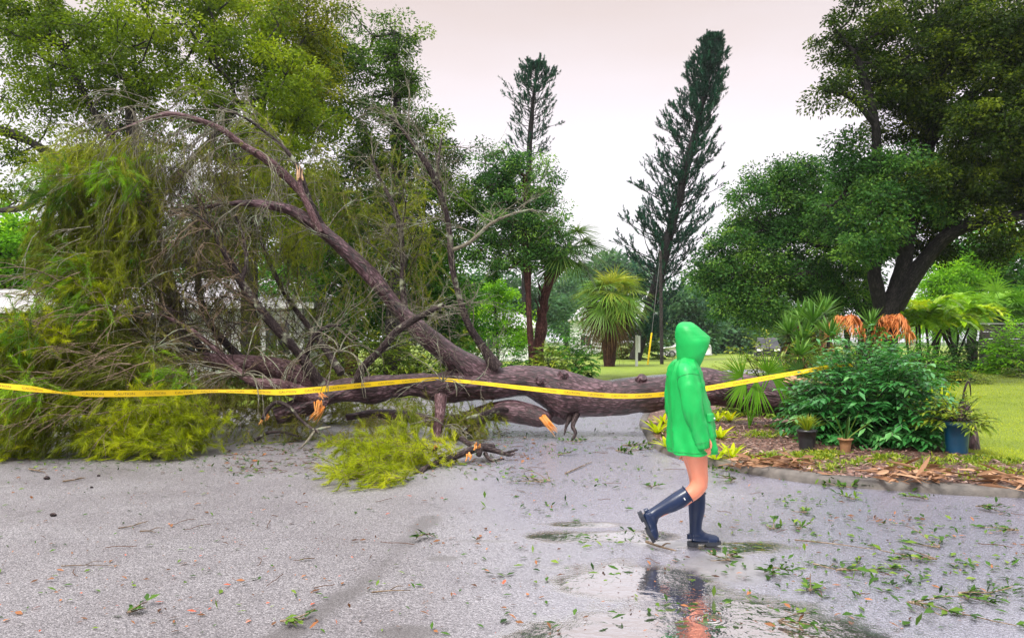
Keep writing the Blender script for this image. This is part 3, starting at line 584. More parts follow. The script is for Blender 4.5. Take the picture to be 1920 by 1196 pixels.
fanpalm("cabbage_palm", "cabbage palm with leaning dark trunk, fronds spilling right of the blue green crown", [(1008, 712, 31, 8), (1012, 640, 31, 8), (1020, 560, 31, 9), (1038, 515, 31, 11), (1062, 482, 31, 12)], P(1066, 470, 31), 22, 1.25, 1.0, L_palm, 31, lo=-.6, hi=1, bark=M_bark_red, skirt=60)
fanpalm("shaggy_palm", "short shaggy palm on the far verge with yellowing skirt of dead fronds", [(1142, 690, 47, 12), (1142, 650, 47, 12), (1144, 600, 47, 17), (1145, 560, 47, 20)], P(1145, 556, 47), 40, 1.65, 1.25, L_palmy, 32, lo=-.75, hi=1, dead=22, bark=M_bark_red, skirt=140, nl=36, W=.07)
for (px, py, Y, L, lab, s) in [(1880, 562, 44, 1.5, "green fan palm above the dark fence at the picture's edge", 34), (1822, 566, 44, 1.4, "fan palm between the live oak and the dark fence", 35), (1755, 590, 42, 1.3, "fan palm just right of the live oak's foot", 36), (1925, 580, 43, 1.3, "low fan palm with a yellowed frond touching the fence top", 37)]:
    fanpalm("fan_palm", lab, [(px, 708, Y, 7), (px, 650, Y, 7), (px, py + 18, Y, 7)], P(px, py + 18, Y), 18, L, L * .8, L_palmetto, s, lo=-.4, hi=1, nl=26, W=.08)
# ------------------------------------------------------------------ the fallen tree
L_need = leafm("weeping_needles", (.045, .068, .002), (.17, .22, .005), (.40, .45, .010), rough=.5, tr=.45, spec=.3)
L_needo = leafm("olive_needles", (.05, .055, .004), (.15, .16, .010), (.32, .33, .02), rough=.5, tr=.4, spec=.3)
L_needb = leafm("chartreuse_needles", (.12, .17, .003), (.36, .42, .006), (.62, .62, .018), rough=.45, tr=.5, spec=.3)
rng = np.random.default_rng(77)
ft = thing("fallen_tree", "huge uprooted tree lying across the wet street with bare arching limbs", "tree", (P(1100, 760, 13)[0], 13, 0))
trunk = [(1545, 745, 12.4, 18), (1515, 742, 12.4, 28), (1450, 738, 12.5, 31), (1400, 729, 12.6, 34), (1330, 726, 12.8, 34), (1250, 737, 12.9, 32), (1200, 743, 12.9, 34), (1150, 750, 13, 34), (1100, 746, 13, 39), (1055, 738, 13, 45), (1020, 726, 13, 39), (985, 718, 13, 31), (950, 716, 13, 30), (900, 715, 13, 32), (865, 717, 13, 32), (820, 727, 13, 26), (760, 726, 13, 22), (700, 728, 12.9, 22), (650, 733, 12.8, 22), (600, 748, 12.7, 23), (555, 765, 12.6, 19), (515, 778, 12.5, 12)]
mb = MB(); tube(mb, PP(trunk), RAD(trunk), 56, 18, .034, (7, 7, 2.2), 3)
# knots, the sawn stub and the burl under the trunk
for (a, bq, r) in [((1012, 714, 12.75), (1012, 715, 12.58), .05), ((1056, 705, 12.8), (1058, 697, 12.75), .07), ((1200, 720, 12.9), (1205, 706, 12.8), .09), ((1050, 770, 13), (1046, 788, 12.9), .16)]:
    tube(mb, np.array([P(*a), (P(*a) + P(*bq)) / 2, P(*bq)]), [r * 1.3, r, r * .75], 16, 4, .02, (7, 7, 5), 8)
mb.build("trunk", M_bark_fallen, ft)
def limb(rows, mat=None, sides=16, bmp=.018, seed=0, flare=0):
    p, r = PP(rows), RAD(rows)
    if flare: r = r.copy(); r[0] *= 1 + flare
    mb = MB(); tube(mb, p, r, sides, 8, bmp, (8, 8, 2), seed); o = mb.build("limb", mat or M_limb, ft); return cr(p, 8), cr(r, 8)
A = limb([(925, 716, 13, 30), (880, 692, 13, 29), (835, 660, 13, 23), (790, 623, 13, 20), (745, 578, 13, 17.5), (710, 535, 13, 15), (670, 493, 12.95, 12.5), (630, 455, 12.9, 11.5), (590, 423, 12.85, 11), (550, 397, 12.8, 9.5), (505, 385, 12.7, 8), (450, 381, 12.6, 7), (400, 386, 12.5, 5.5), (350, 394, 12.4, 3.5), (320, 402, 12.4, 1.8)], M_bark_fallen, 24, .02, 11)
B = limb([(620, 450, 12.9, 9), (590, 405, 12.9, 8.5), (572, 372, 12.9, 8), (540, 335, 12.9, 7.5), (500, 300, 12.8, 7), (455, 272, 12.7, 6), (415, 243, 12.6, 6), (370, 225, 12.5, 6), (320, 215, 12.4, 6), (285, 222, 12.3, 4.5), (240, 238, 12.2, 2.5), (200, 255, 12.1, 1.2)], M_limb, 14, .012, 12)
C1 = limb([(600, 420, 12.85, 7), (578, 372, 12.8, 6), (560, 318, 12.8, 5), (535, 280, 12.75, 4), (500, 250, 12.7, 3), (460, 222, 12.6, 2), (400, 195, 12.6, 1.2)], M_branch, 9, .008, 13)
D1 = limb([(930, 690, 12.9, 15), (908, 655, 12.85, 9), (880, 612, 12.8, 7.5), (862, 560, 12.75, 6.5), (848, 500, 12.7, 6), (842, 430, 12.7, 5.6), (832, 380, 12.65, 5), (810, 325, 12.6, 6), (785, 285, 12.6, 5), (760, 250, 12.6, 4), (735, 222, 12.6, 3), (722, 216, 12.5, 1.5)], M_branch, 12, .012, 14)
D2 = limb([(838, 410, 12.7, 5), (822, 350, 12.8, 4), (822, 300, 12.9, 3), (830, 250, 13, 1.5)], M_branch, 8, .006, 15)
D3 = limb([(845, 470, 12.7, 4), (880, 455, 12.6, 3.5), (920, 420, 12.5, 3), (965, 400, 12.5, 2), (1000, 392, 12.5, 1)], M_twig, 7, .004, 16)
E1 = limb([(770, 605, 12.9, 9), (760, 585, 13.1, 7), (755, 530, 13.2, 6), (755, 470, 13.2, 5.5), (748, 420, 13.3, 5), (735, 380, 13.3, 4), (712, 335, 13.3, 3), (695, 290, 13.3, 1.5)], M_branch, 10, .01, 17)
F1 = limb([(610, 740, 12.8, 16), (590, 705, 12.7, 12), (555, 655, 12.6, 11), (515, 612, 12.5, 10), (480, 570, 12.4, 9), (450, 525, 12.4, 8), (425, 480, 12.3, 6), (405, 445, 12.3, 5), (385, 415, 12.2, 3), (360, 398, 12.2, 1.5)], M_branch, 12, .012, 18)
F2 = limb([(452, 528, 12.4, 5), (462, 490, 12.45, 4), (455, 440, 12.5, 3), (440, 400, 12.5, 2)], M_branch, 8, .006, 19)
G1 = limb([(620, 735, 12.9, 20), (570, 708, 13, 19), (520, 690, 13.1, 17), (460, 682, 13, 14), (400, 677, 12.9, 12), (340, 665, 12.8, 9), (290, 657, 12.6, 7), (250, 655, 12.5, 4), (200, 650, 12.4, 2)], M_limb, 14, .014, 20)
G2 = limb([(610, 752, 12.7, 18), (560, 735, 12.5, 14), (520, 722, 12.3, 13), (475, 716, 12.2, 11), (445, 695, 12.2, 9), (415, 665, 12.2, 7), (380, 635, 12.2, 6), (340, 608, 12.2, 4), (300, 590, 12.1, 2)], M_limb, 14, .014, 21)
J1 = limb([(665, 725, 12.6, 10), (680, 690, 12.5, 8), (715, 655, 12.4, 7), (745, 620, 12.35, 7), (790, 592, 12.3, 6), (832, 571, 12.3, 5)], M_branch, 10, .01, 22)
K1 = limb([(826, 742, 12.5, 11), (825, 775, 12.35, 9), (820, 810, 12.3, 9), (822, 835, 12.3, 8)], M_limb, 10, .01, 23)
H1 = limb([(570, 690, 12.9, 6), (580, 650, 12.6, 6), (592, 628, 12.5, 5), (615, 612, 12.5, 3), (640, 610, 12.5, 1.5)], M_branch, 8, .006, 24)
I1 = limb([(1082, 775, 12.8, 7), (1074, 798, 12.5, 4), (1079, 812, 12.4, 3), (1070, 830, 12.3, 1.5)], M_branch, 8, .006, 25)
N1 = limb([(640, 700, 13.3, 8), (600, 640, 13.6, 6), (540, 560, 13.7, 5), (500, 480, 13.8, 4), (480, 420, 13.8, 2)], M_branch, 8, .006, 26)
N2 = limb([(470, 690, 13, 9), (420, 640, 13.2, 8), (390, 600, 13.4, 7), (372, 540, 13.5, 6), (375, 470, 13.6, 4), (368, 420, 13.6, 2)], M_branch, 8, .006, 27)
N3 = limb([(400, 680, 12.9, 8), (350, 620, 13, 7), (320, 570, 13, 5), (300, 510, 13, 3), (290, 450, 13, 1.5)], M_branch, 8, .006, 28)
# split pale snag on the big limb, orange wounds, torn butt
S1 = limb([(600, 435, 12.75, 8), (582, 395, 12.7, 7), (566, 360, 12.7, 6), (560, 325, 12.7, 3), (561, 318, 12.7, 1)], M_limb, 8, .004, 29)
mb = MB()
def splinters(mb, c, d, n, L, w, spread, seed):
    r = np.random.default_rng(seed); q = np.repeat(np.array(c)[None], n, 0) + r.normal(size=(n, 3)) * max(w * 1.6, .02); D = nrm(np.array(d) + runit(r, n) * spread)
    for i in range(n):
        l = L * r.uniform(.4, 1.1); tube(mb, np.array([q[i], q[i] + D[i] * l * .5, q[i] + D[i] * l + r.normal(size=3) * .01]), [w, w * .8, w * .12], 5, 1, 0)
splinters(mb, P(597, 752, 12.35), (.1, -.5, -1), 14, .24, .012, .45, 1); splinters(mb, P(607, 765, 12.35), (-.7, -.3, -.9), 14, .26, .011, .35, 2); splinters(mb, P(600, 738, 12.35), (.6, -.4, -.5), 7, .16, .012, .3, 9)
mb.build("torn_wood", M_wood, ft)
mb = MB(); splinters(mb, P(1478, 712, 12.3), (1, -.05, -.18), 18, .75, .018, .05, 3); splinters(mb, P(1500, 735, 12.2), (1, -.1, -.2), 14, .4, .015, .15, 4); splinters(mb, P(563, 335, 12.65), (0, 0, 1), 6, .25, .015, .15, 5); mb.build("split_wood", M_palewood, ft)

# bare twigs: pale, lichen covered, weeping
def bare(srcs, n, L, r0, grav, seed, mat, dirb, lev=2, m=3, wig=.16, name="twigs"):
    r = np.random.default_rng(seed); mb = MB(); p, d = [], []
    for (pts, rad), (a, b), k in srcs:
        T = nrm(np.gradient(pts, axis=0)); i = r.integers(int(a * (len(pts) - 1)), max(int(b * (len(pts) - 1)), int(a * (len(pts) - 1)) + 1), k); p.append(pts[i]); d.append(nrm(T[i] * r.uniform(0, 1, (k, 1)) + runit(r, k) * .8 + np.array(dirb)))
    p, d = np.vstack(p), np.vstack(d); res = []
    l = L * r.uniform(.5, 1.25, len(p)); rr = r0 * r.uniform(.6, 1.2, len(p))
    for k in range(lev + 1):
        Pn, Dn = grow(p, d, l, 7, wig, grav, r); tubes(mb, Pn, np.maximum(rr[:, None] * np.linspace(1, .35, 7)[None], .0022), 4 if k == 0 else 3); res.append((Pn, Dn))
        if k == lev: break
        p, d, i, t = kids_of(Pn, Dn, m, .75, r, 2); l = l[i] * r.uniform(.35, .7, len(i)); rr = rr[i] * .62
    if mat: mb.build(name, mat, ft)
    return res
tw1 = bare([(B, (.55, 1), 26), (A, (.72, 1), 22), (C1, (.3, 1), 16), (B, (.15, .55), 14)], 0, 1.15, .011, .17, 5, M_twig, (-.35, -.1, .25), 2, 4)
tw2 = bare([(D1, (.2, 1), 30), (D2, (.2, 1), 8), (D3, (.2, 1), 10), (E1, (.3, 1), 22), (A, (.15, .7), 22), (F2, (.2, 1), 10), (N1, (.2, 1), 18)], 0, .8, .0095, .015, 6, M_twig, (-.05, -.1, .45), 2, 3, .2)
tw3 = bare([(F1, (.15, 1), 26), (N2, (.1, 1), 22), (N3, (.1, 1), 20), (G2, (.4, 1), 16), (G1, (.3, 1), 24)], 0, .85, .010, .06, 7, M_twig_brown, (-.25, -.25, .3), 2, 4, .2)
tw5 = bare([(N1, (.05, 1), 26), (N2, (.05, 1), 26), (N3, (.05, 1), 24), (F1, (.3, 1), 18), (G1, (.1, 1), 20), (E1, (.1, .6), 12)], 0, 1.0, .009, .02, 17, M_branch, (-.1, .1, .5), 2, 4, .2)
tw4 = bare([(A, (.08, .25), 8), (J1, (.3, 1), 12), (D1, (.02, .25), 10), (H1, (.4, 1), 12)], 0, .8, .009, .04, 8, M_twig, (.2, -.2, .2), 2, 3, .2)
# claw shaped dead sprays hanging in front
def claw(px, py, Y, n, L, seed, r0=.012, gr=.20):
    r = np.random.default_rng(seed); p = np.repeat(P(px, py, Y)[None], n, 0); d = nrm(np.stack([r.normal(size=n) * .8, r.normal(size=n) * .5 - .3, r.uniform(.2, .9, n)], 1)); mb = MB(); l = L * r.uniform(.6, 1.2, n); rr = np.full(n, r0)
    for k in range(2):
        Pn, Dn = grow(p, d, l, 9, .1, gr, r); tubes(mb, Pn, np.maximum(rr[:, None] * np.linspace(1, .4, 9)[None], .003), 4); p, d, i, t = kids_of(Pn, Dn, 3, .5, r, 3); l = l[i] * .45; rr = rr[i] * .6
    return mb
claw(455, 705, 11.9, 14, 1.15, 41).build("dead_spray", M_twig, ft); claw(636, 660, 12.1, 11, .95, 42, .011, .24).build("dead_spray", M_twig, ft); claw(830, 715, 12.2, 7, .6, 43, .010, .1).build("dead_spray", M_twig, ft); claw(290, 655, 11.7, 10, .8, 44, .009, .1).build("dead_spray", M_twig, ft); claw(835, 800, 12.0, 8, .6, 45, .01, .12).build("dead_spray", M_twig, ft)
mb = claw(210, 600, 11.4, 12, .8, 46, .008, .08); mb.build("dead_spray", M_twig_brown, ft)

# needle sprays
def sprays(mb, p, d, L, nn, rng, nl=.11, nw=.006, droop=.10, tint=None, tw=None, spread=.62):
    n = len(p); Pn, Dn = grow(p, d, L, 6, .10, droop, rng)
    if tw is not None: tubes(tw, Pn, np.full((n, 6), .0035) * np.linspace(1.3, .6, 6), 3)
    i = np.repeat(np.arange(n), nn); m = len(i); u = rng.random(m) ** .75 * 5 * .999; k = u.astype(int); fr = (u - k)[:, None]
    q = Pn[i, k] * (1 - fr) + Pn[i, k + 1] * fr; D = nrm(Dn[i, k] + runit(rng, m) * spread)
    ct = .45 + rng.normal(size=n) * .2 if tint is None else tint
    straps(mb, q, D, nl * rng.uniform(.6, 1.3, m), nw, .12, rng, np.clip(ct[i] + rng.normal(size=m) * .12, 0, 1), 1, roll=1.0)
def blobpts(blobs, n, rng, shell=.5): return crown_points(blobs, n, rng, shell)
def needle_mass(name, blobs, n, d0, L, nn, leaf, seed, parent, twm=M_twig_brown, nl=.11, nw=.006, droop=.10, jit=.8, floor=.04):
    r = np.random.default_rng(seed); p = blobpts(blobs, n, r); p[:, 2] = np.maximum(p[:, 2], floor + r.random(n) * .12); d = nrm(np.array(d0) + runit(r, n) * jit); g, tw = MB(), MB()
    cl = np.clip(.45 + .6 * (fbm(p * 1.9, seed, 2) - .5) * 2.2 + r.normal(size=n) * .10, 0, 1)
    sprays(g, p, d, L * r.uniform(.6, 1.3, n), nn, r, nl, nw, droop, cl, tw)
    g.v = [np.column_stack([v[:, 0], v[:, 1], np.maximum(v[:, 2], .012 + .02 * np.abs(np.sin(v[:, 0] * 90)))]) for v in g.v]; tw.v = [np.column_stack([v[:, 0], v[:, 1], np.maximum(v[:, 2], .01)]) for v in tw.v]
    a = tw.build("bough_twigs", twm, parent); b = g.build(name, leaf, parent); return a, b
# upper curtain hanging from the arch
needle_mass("crown", [(150, 330, 70, 90, 12.2), (200, 290, 90, 60, 12.3), (130, 420, 70, 90, 12.1), (220, 400, 100, 110, 12.3), (180, 520, 110, 90, 12.0), (290, 330, 80, 80, 12.6), (110, 480, 40, 60, 11.9)], 1700, (-.35, -.1, -.75), .5, 75, L_need, 51, ft)
needle_mass("crown", [(330, 430, 110, 100, 12.7), (390, 300, 90, 70, 12.7), (300, 520, 110, 80, 12.6), (420, 520, 80, 90, 13), (260, 270, 90, 40, 12.5)], 520, (-.2, -.1, -.8), .6, 45, L_needo, 52, ft)
needle_mass("crown", [(100, 640, 110, 90, 11.4), (40, 700, 90, 110, 11.0), (180, 660, 110, 80, 11.5), (60, 790, 110, 70, 10.7), (170, 760, 120, 90, 11.0), (-60, 720, 90, 130, 10.9), (230, 700, 90, 70, 11.5)], 2000, (-.5, -.35, -.35), .45, 75, L_need, 53, ft, droop=.07)
needle_mass('crown', [(700, 775, 50, 12, 15.2), (780, 772, 50, 14, 15.4), (850, 770, 40, 12, 15.6), (640, 765, 50, 18, 15.2), (760, 740, 60, 20, 16)], 260, (-.1, -.1, .3), .4, 50, L_need, 69, ft)
needle_mass('crown', [(430, 770, 70, 22, 14.6), (520, 775, 70, 20, 14.8), (610, 778, 60, 18, 15), (350, 765, 70, 25, 14.4), (690, 785, 60, 14, 14.6)], 420, (-.1, -.1, .2), .45, 50, L_needo, 63, ft)
needle_mass('crown', [(470, 740, 70, 40, 13.6), (540, 720, 70, 50, 14), (420, 700, 70, 50, 13.8), (620, 690, 50, 40, 14.2), (400, 770, 60, 30, 12.6), (530, 790, 50, 20, 13)], 420, (-.2, -.2, .1), .5, 50, L_needo, 59, ft)
needle_mass("crown", [(300, 720, 100, 70, 11.6), (380, 720, 90, 60, 12.0), (300, 640, 90, 50, 12.2)], 300, (-.4, -.3, -.3), .5, 45, L_needo, 54, ft)
needle_mass("crown", [(225, 815, 70, 40, 10.7), (300, 790, 90, 55, 10.9), (360, 800, 70, 50, 11.1), (200, 575, 40, 40, 11.6), (150, 540, 40, 50, 11.5), (105, 640, 25, 25, 11), (40, 640, 50, 30, 10.8), (30, 840, 60, 20, 10.6), (300, 835, 80, 25, 10.5)], 850, (-.15, -.5, .25), .32, 75, L_needb, 55, ft, droop=.06, jit=.9)
needle_mass("crown", [(535, 800, 60, 25, 12.3), (450, 790, 60, 30, 12.0), (505, 570, 60, 60, 13.4), (560, 480, 60, 70, 13.6), (610, 370, 50, 90, 13.6), (690, 480, 50, 60, 13.6), (780, 470, 60, 60, 13.5), (540, 640, 40, 40, 13.4), (480, 440, 60, 50, 13.2), (420, 610, 50, 60, 13.3), (650, 560, 60, 60, 13.8), (800, 560, 60, 60, 13.9), (730, 300, 40, 60, 13.6), (770, 350, 40, 60, 13.4)], 480, (-.1, -.1, -.6), .5, 42, L_need, 56, ft)
needle_mass('crown', [(520, 330, 60, 60, 13.6), (620, 330, 50, 70, 13.6), (560, 440, 60, 60, 13.7), (680, 400, 60, 70, 13.7), (440, 330, 60, 50, 13.2), (500, 250, 60, 40, 13.2), (760, 420, 50, 60, 13.6), (400, 450, 60, 60, 13.4)], 520, (-.15, .1, -.5), .45, 55, L_need, 64, ft)
L_needg = leafm("green_needles", (.03, .085, .003), (.12, .27, .006), (.30, .50, .014), rough=.5, tr=.45, spec=.3)
needle_mass('crown', [(145, 510, 40, 50, 11.45), (175, 560, 40, 35, 11.3), (110, 350, 45, 50, 11.7), (40, 620, 45, 40, 10.6), (225, 330, 50, 40, 11.9), (60, 720, 50, 40, 10.4), (330, 700, 50, 25, 11.3)], 330, (-.4, -.3, -.3), .4, 70, L_needg, 65, ft)
def loose_twigs(blobs, n, d0, L, r0, seed, mat):
    r = np.random.default_rng(seed); mb = MB(); p = crown_points(blobs, n, r, .4); p[:, 2] = np.maximum(p[:, 2], .15); l = L * r.uniform(.5, 1.3, n); rr = r0 * r.uniform(.6, 1.2, n); d = nrm(np.array(d0) + runit(r, n) * .5)
    for k in range(2):
        Pn, Dn = grow(p, d, l, 8, .13, .07, r); Pn[..., 2] = np.maximum(Pn[..., 2], .015); tubes(mb, Pn, np.maximum(rr[:, None] * np.linspace(1, .35, 8)[None], .0025), 4); p, d, i, t = kids_of(Pn, Dn, 4, .6, r, 2); l = l[i] * .5; rr = rr[i] * .6
    return mb.build("twigs", mat, ft)
loose_twigs([(200, 640, 120, 70, 10.9), (120, 560, 80, 60, 11.0), (250, 720, 100, 60, 10.9), (100, 760, 110, 60, 10.3)], 46, (-.8, -.4, .1), .9, .008, 66, M_twig_brown)
loose_twigs([(160, 400, 90, 110, 11.5), (250, 330, 80, 70, 11.9), (330, 450, 90, 90, 12.1)], 20, (-.5, -.3, -.5), .9, .007, 67, M_twig)
loose_twigs([(300, 600, 110, 60, 12.2), (420, 640, 90, 60, 12.4), (500, 600, 80, 60, 12.6)], 46, (-.5, -.2, .5), .8, .008, 68, M_branch)
needle_mass('crown', [(350, 590, 70, 60, 13.9), (440, 560, 60, 60, 14), (520, 620, 60, 60, 14), (330, 650, 60, 40, 13.8), (560, 560, 50, 70, 14.2), (240, 600, 70, 60, 13), (460, 640, 60, 40, 14)], 230, (-.1, .0, -.5), .5, 48, L_need, 62, ft)
needle_mass("crown", [(765, 755, 28, 18, 12.1), (850, 775, 60, 30, 12.6), (900, 760, 50, 22, 12.9), (760, 780, 30, 28, 12.1), (640, 820, 50, 20, 12)], 150, (0, -.3, -.8), .32, 55, L_needb, 57, ft, droop=.15)
needle_mass("crown", [(860, 800, 60, 30, 12.5), (700, 800, 70, 25, 12.4), (930, 790, 25, 18, 12.9), (580, 790, 40, 25, 12.5)], 150, (-.2, -.2, -.3), .4, 45, L_needo, 58, ft)

# ------------------------------------------------------------------ snapped limbs and torn boughs on the road
limb([(1070, 780, 12.8, 6), (1062, 798, 12.6, 3), (1058, 815, 12.5, 1.5)], M_branch, 8, .006, 27)
bl = thing("broken_limb", "thick snapped limb with bright orange split end, lying under the fallen trunk", "limb", (P(960, 790, 13)[0], 12.7, 0))
rows = [(1030, 795, 12.7, 8), (1018, 786, 12.75, 16), (985, 778, 12.85, 20), (950, 772, 12.9, 20), (910, 774, 13, 16), (870, 785, 13, 14), (820, 790, 13, 13), (760, 780, 13.1, 13), (700, 776, 13.2, 11), (650, 782, 13.2, 8)]
mb = MB(); tube(mb, PP(rows), RAD(rows), 20, 8, .02, (8, 8, 2), 5); mb.build("limb", M_bark_fallen, bl)
rows = [(935, 765, 12.9, 9), (905, 785, 12.75, 9), (885, 805, 12.6, 7), (870, 812, 12.5, 5)]; mb = MB(); tube(mb, PP(rows), RAD(rows), 10, 6, .01, (8, 8, 2), 6)
rows = [(960, 770, 12.8, 4), (935, 768, 12.65, 5), (900, 778, 12.55, 4), (870, 785, 12.5, 2)]; tube(mb, PP(rows), RAD(rows), 8, 6, .006, (8, 8, 2), 7); mb.build("branch", M_branch, bl)
mb = MB(); splinters(mb, P(1017, 783, 12.6), (.75, -.15, -.85), 26, .30, .015, .10, 6); mb.build("torn_wood", M_wood, bl)

tb = thing("torn_bough", "torn yellow green bough with orange tipped stick, lying nearest on the road", "branch", G(760, 890))
needle_mass("foliage", [(685, 832, 55, 20, 9.8), (745, 848, 75, 22, 9.7), (690, 874, 60, 16, 9.1), (740, 898, 65, 12, 8.75), (820, 846, 50, 16, 10), (705, 914, 70, 6, 8.45), (655, 880, 26, 8, 9.0), (640, 908, 24, 6, 8.6), (760, 820, 40, 14, 10.3)], 400, (-.5, -.4, -.05), .28, 75, L_needb, 61, tb, droop=.13, jit=.9, nl=.10, nw=.005)
mb = MB()
for rows in [[(925, 838, 10.6, 6), (895, 840, 10.4, 8), (865, 851, 10.1, 8), (830, 863, 9.9, 6), (800, 875, 9.6, 5), (770, 893, 9.2, 3), (745, 905, 8.9, 2)], [(865, 822, 10.7, 5), (880, 832, 10.5, 5), (898, 838, 10.3, 8), (898, 852, 10.1, 6)], [(898, 838, 10.3, 5), (930, 845, 10.4, 5), (955, 853, 10.3, 3), (965, 850, 10.4, 1.5)],
             [(800, 876, 9.6, 3), (780, 900, 9.1, 2), (760, 915, 8.75, 1.5)], [(835, 862, 9.9, 4), (815, 850, 9.9, 3), (818, 838, 9.9, 4)], [(945, 850, 10.3, 3), (970, 843, 10.5, 1.5)], [(910, 850, 10.3, 4), (920, 862, 10, 3), (945, 860, 10.1, 2)]]:
    tube(mb, PP(rows), RAD(rows), 8, 6, .008, (9, 9, 3), 4)
mb.build("stick", M_branch, tb)
mb = MB(); splinters(mb, P(895, 838, 10.15), (.2, -.3, .6), 5, .09, .014, .4, 8); splinters(mb, P(818, 838, 9.9), (0, 0, 1), 4, .07, .014, .3, 7); splinters(mb, P(880, 850, 10.0), (.1, -.3, -.6), 4, .1, .014, .3, 17); mb.build("torn_wood", M_wood, tb)
def stick(name, label, rows, mat, seed, tips=None, group=None):
    b = P(*rows[0][:3]); t = thing(name, label, "stick", (b[0], b[1], 0), group); mb = MB(); tube(mb, PP(rows), RAD(rows), 8, 6, .006, (9, 9, 3), seed); mb.build("wood", mat, t)
    if tips: mb = MB(); splinters(mb, P(*tips[:3]), tips[3:6], 6, tips[6], .014, .16, seed); mb.build("torn_wood", M_wood, t)
    return t
stick("snapped_stick", "bent bare stick with a long orange torn tip, propped before the trunk's thin end", [(492, 785, 11.6, 3), (500, 770, 11.8, 4), (515, 755, 12, 4), (532, 757, 12, 4), (548, 768, 11.9, 4), (562, 785, 11.7, 3), (580, 800, 11.5, 3), (600, 812, 11.3, 3)], M_branch, 5, (500, 776, 11.75, -.5, -.1, -1, .17))
stick("snapped_stick", "dark forked stick lying on the road left of the chartreuse bough", [(478, 826, 11.9, 3), (500, 812, 12.2, 3), (530, 810, 12.2, 2), (560, 818, 12.1, 1.5)], M_branch, 6)
stick("snapped_stick", "thin grey stick leaning over the leaf litter before the orange wound", [(566, 838, 11.2, 1.5), (580, 822, 11.3, 2.5), (594, 806, 11.4, 3), (620, 800, 11.5, 2)], M_twig, 7)
# ------------------------------------------------------------------ the walker
DG = bpy.context.evaluated_depsgraph_get
PX, PY = 1.382, 5.98
def L2(px, py, dy=0.0): return np.array([PX + (px - 1305) / 249.7, PY + dy, (1027 - py) / 249.7])     # local sizes off the photo
def fuse(name, mb, mat, parent, voxel, smooth=4, loc=(0, 0, 0), sub=0):
    o = mb.build(name, mat, None, loc)
    r = o.modifiers.new("r", 'REMESH'); r.mode = 'VOXEL'; r.voxel_size = voxel; r.use_smooth_shade = True
    if smooth: s = o.modifiers.new("s", 'SMOOTH'); s.iterations = smooth; s.factor = .5
    me = bpy.data.meshes.new_from_object(o.evaluated_get(DG())); old = o.data; o.modifiers.clear(); o.data = me; bpy.data.meshes.remove(old); me.name = name
    if not me.materials: me.materials.append(mat)
    if parent: o.parent = parent; o.location = np.array(loc) - np.array(parent.location)
    return o
def ell(mb, c, r, rot=None, n=14):
    th = np.linspace(0, np.pi, n)[1:-1]; ph = np.linspace(0, 2 * np.pi, n * 2, endpoint=False)
    v = np.stack([np.sin(th)[:, None] * np.cos(ph), np.sin(th)[:, None] * np.sin(ph), np.repeat(np.cos(th)[:, None], len(ph), 1)], -1).reshape(-1, 3)
    v = np.vstack([v, [[0, 0, 1], [0, 0, -1]]]) * np.array(r)
    if rot is not None: v = v @ np.array(rot).T
    m = len(ph); i = np.arange(len(th) - 1)[:, None] * m; j = np.arange(m)[None]; k = (j + 1) % m
    nv = len(th) * m; jj = np.arange(m); kk = (jj + 1) % m
    mb.add(v + np.array(c), np.stack([i + j, i + m + j, i + m + k, i + k], -1).reshape(-1, 4)); s0 = mb.n - nv - 2
    mb.f.append((np.concatenate([np.stack([np.full(m, nv), jj, kk], 1), np.stack([np.full(m, nv + 1), (len(th) - 1) * m + kk, (len(th) - 1) * m + jj], 1)]) + s0, 0))
def limbt(mb, pts, rad, sides=16): tube(mb, np.array(pts), np.array(rad), sides, 5)

m, nt, b, out = nodes("skin"); p = pos(nt)
nt.links.new(mixc(nt, noise(nt, p, 22, 4), (.66, .235, .14), (.58, .19, .115)), b.inputs["Base Color"]); b.inputs["Roughness"].default_value = .42; b.inputs["Subsurface Weight"].default_value = .12; b.inputs["Subsurface Radius"].default_value = (.02, .008, .004); bump(nt, b, noise(nt, p, 300, 3), .08, .002); M_skin = m
m, nt, b, out = nodes("green_raincoat"); p = pos(nt)
nt.links.new(mixc(nt, rmp(nt, noise(nt, p, 7, 4), (.35, (0, 0, 0)), (.7, (1, 1, 1))), (.002, .30, .055), (.003, .37, .075)), b.inputs["Base Color"]); b.inputs["Roughness"].default_value = .46; b.inputs["Specular IOR Level"].default_value = .35; b.inputs["Coat Weight"].default_value = .05; b.inputs["Coat Roughness"].default_value = .25
dr = nd(nt, "TexVoronoi", Scale=150.0); nt.links.new(p, dr.inputs["Vector"]); bump(nt, b, mth(nt, 'ADD', mth(nt, 'MULTIPLY', rmp(nt, dr.outputs["Distance"], (.1, (1, 1, 1)), (.32, (0, 0, 0))), .25), noise(nt, p, 18, 5)), .22, .012); M_coat = m
M_coatd = plain("green_seam", (.003, .26, .05), (.003, .20, .04), 20, .4)
m, nt, b, out = nodes("navy_rubber"); p = pos(nt)
nt.links.new(mixc(nt, noise(nt, p, 9, 4), (.002, .009, .036), (.004, .016, .058)), b.inputs["Base Color"]); b.inputs["Roughness"].default_value = .34; b.inputs["Specular IOR Level"].default_value = .3; b.inputs["Coat Weight"].default_value = .18; b.inputs["Coat Roughness"].default_value = .12; bump(nt, b, noise(nt, p, 14, 4), .15, .012); M_boot = m
M_sole = plain("boot_sole", (.010, .014, .026), (.006, .008, .014), 30, .55)
M_hair = plain("dark_hair", (.02, .012, .008), (.035, .02, .013), 60, .45)
M_snap = plain("white_snap", (.75, .75, .75), (.65, .65, .65), 10, .3)

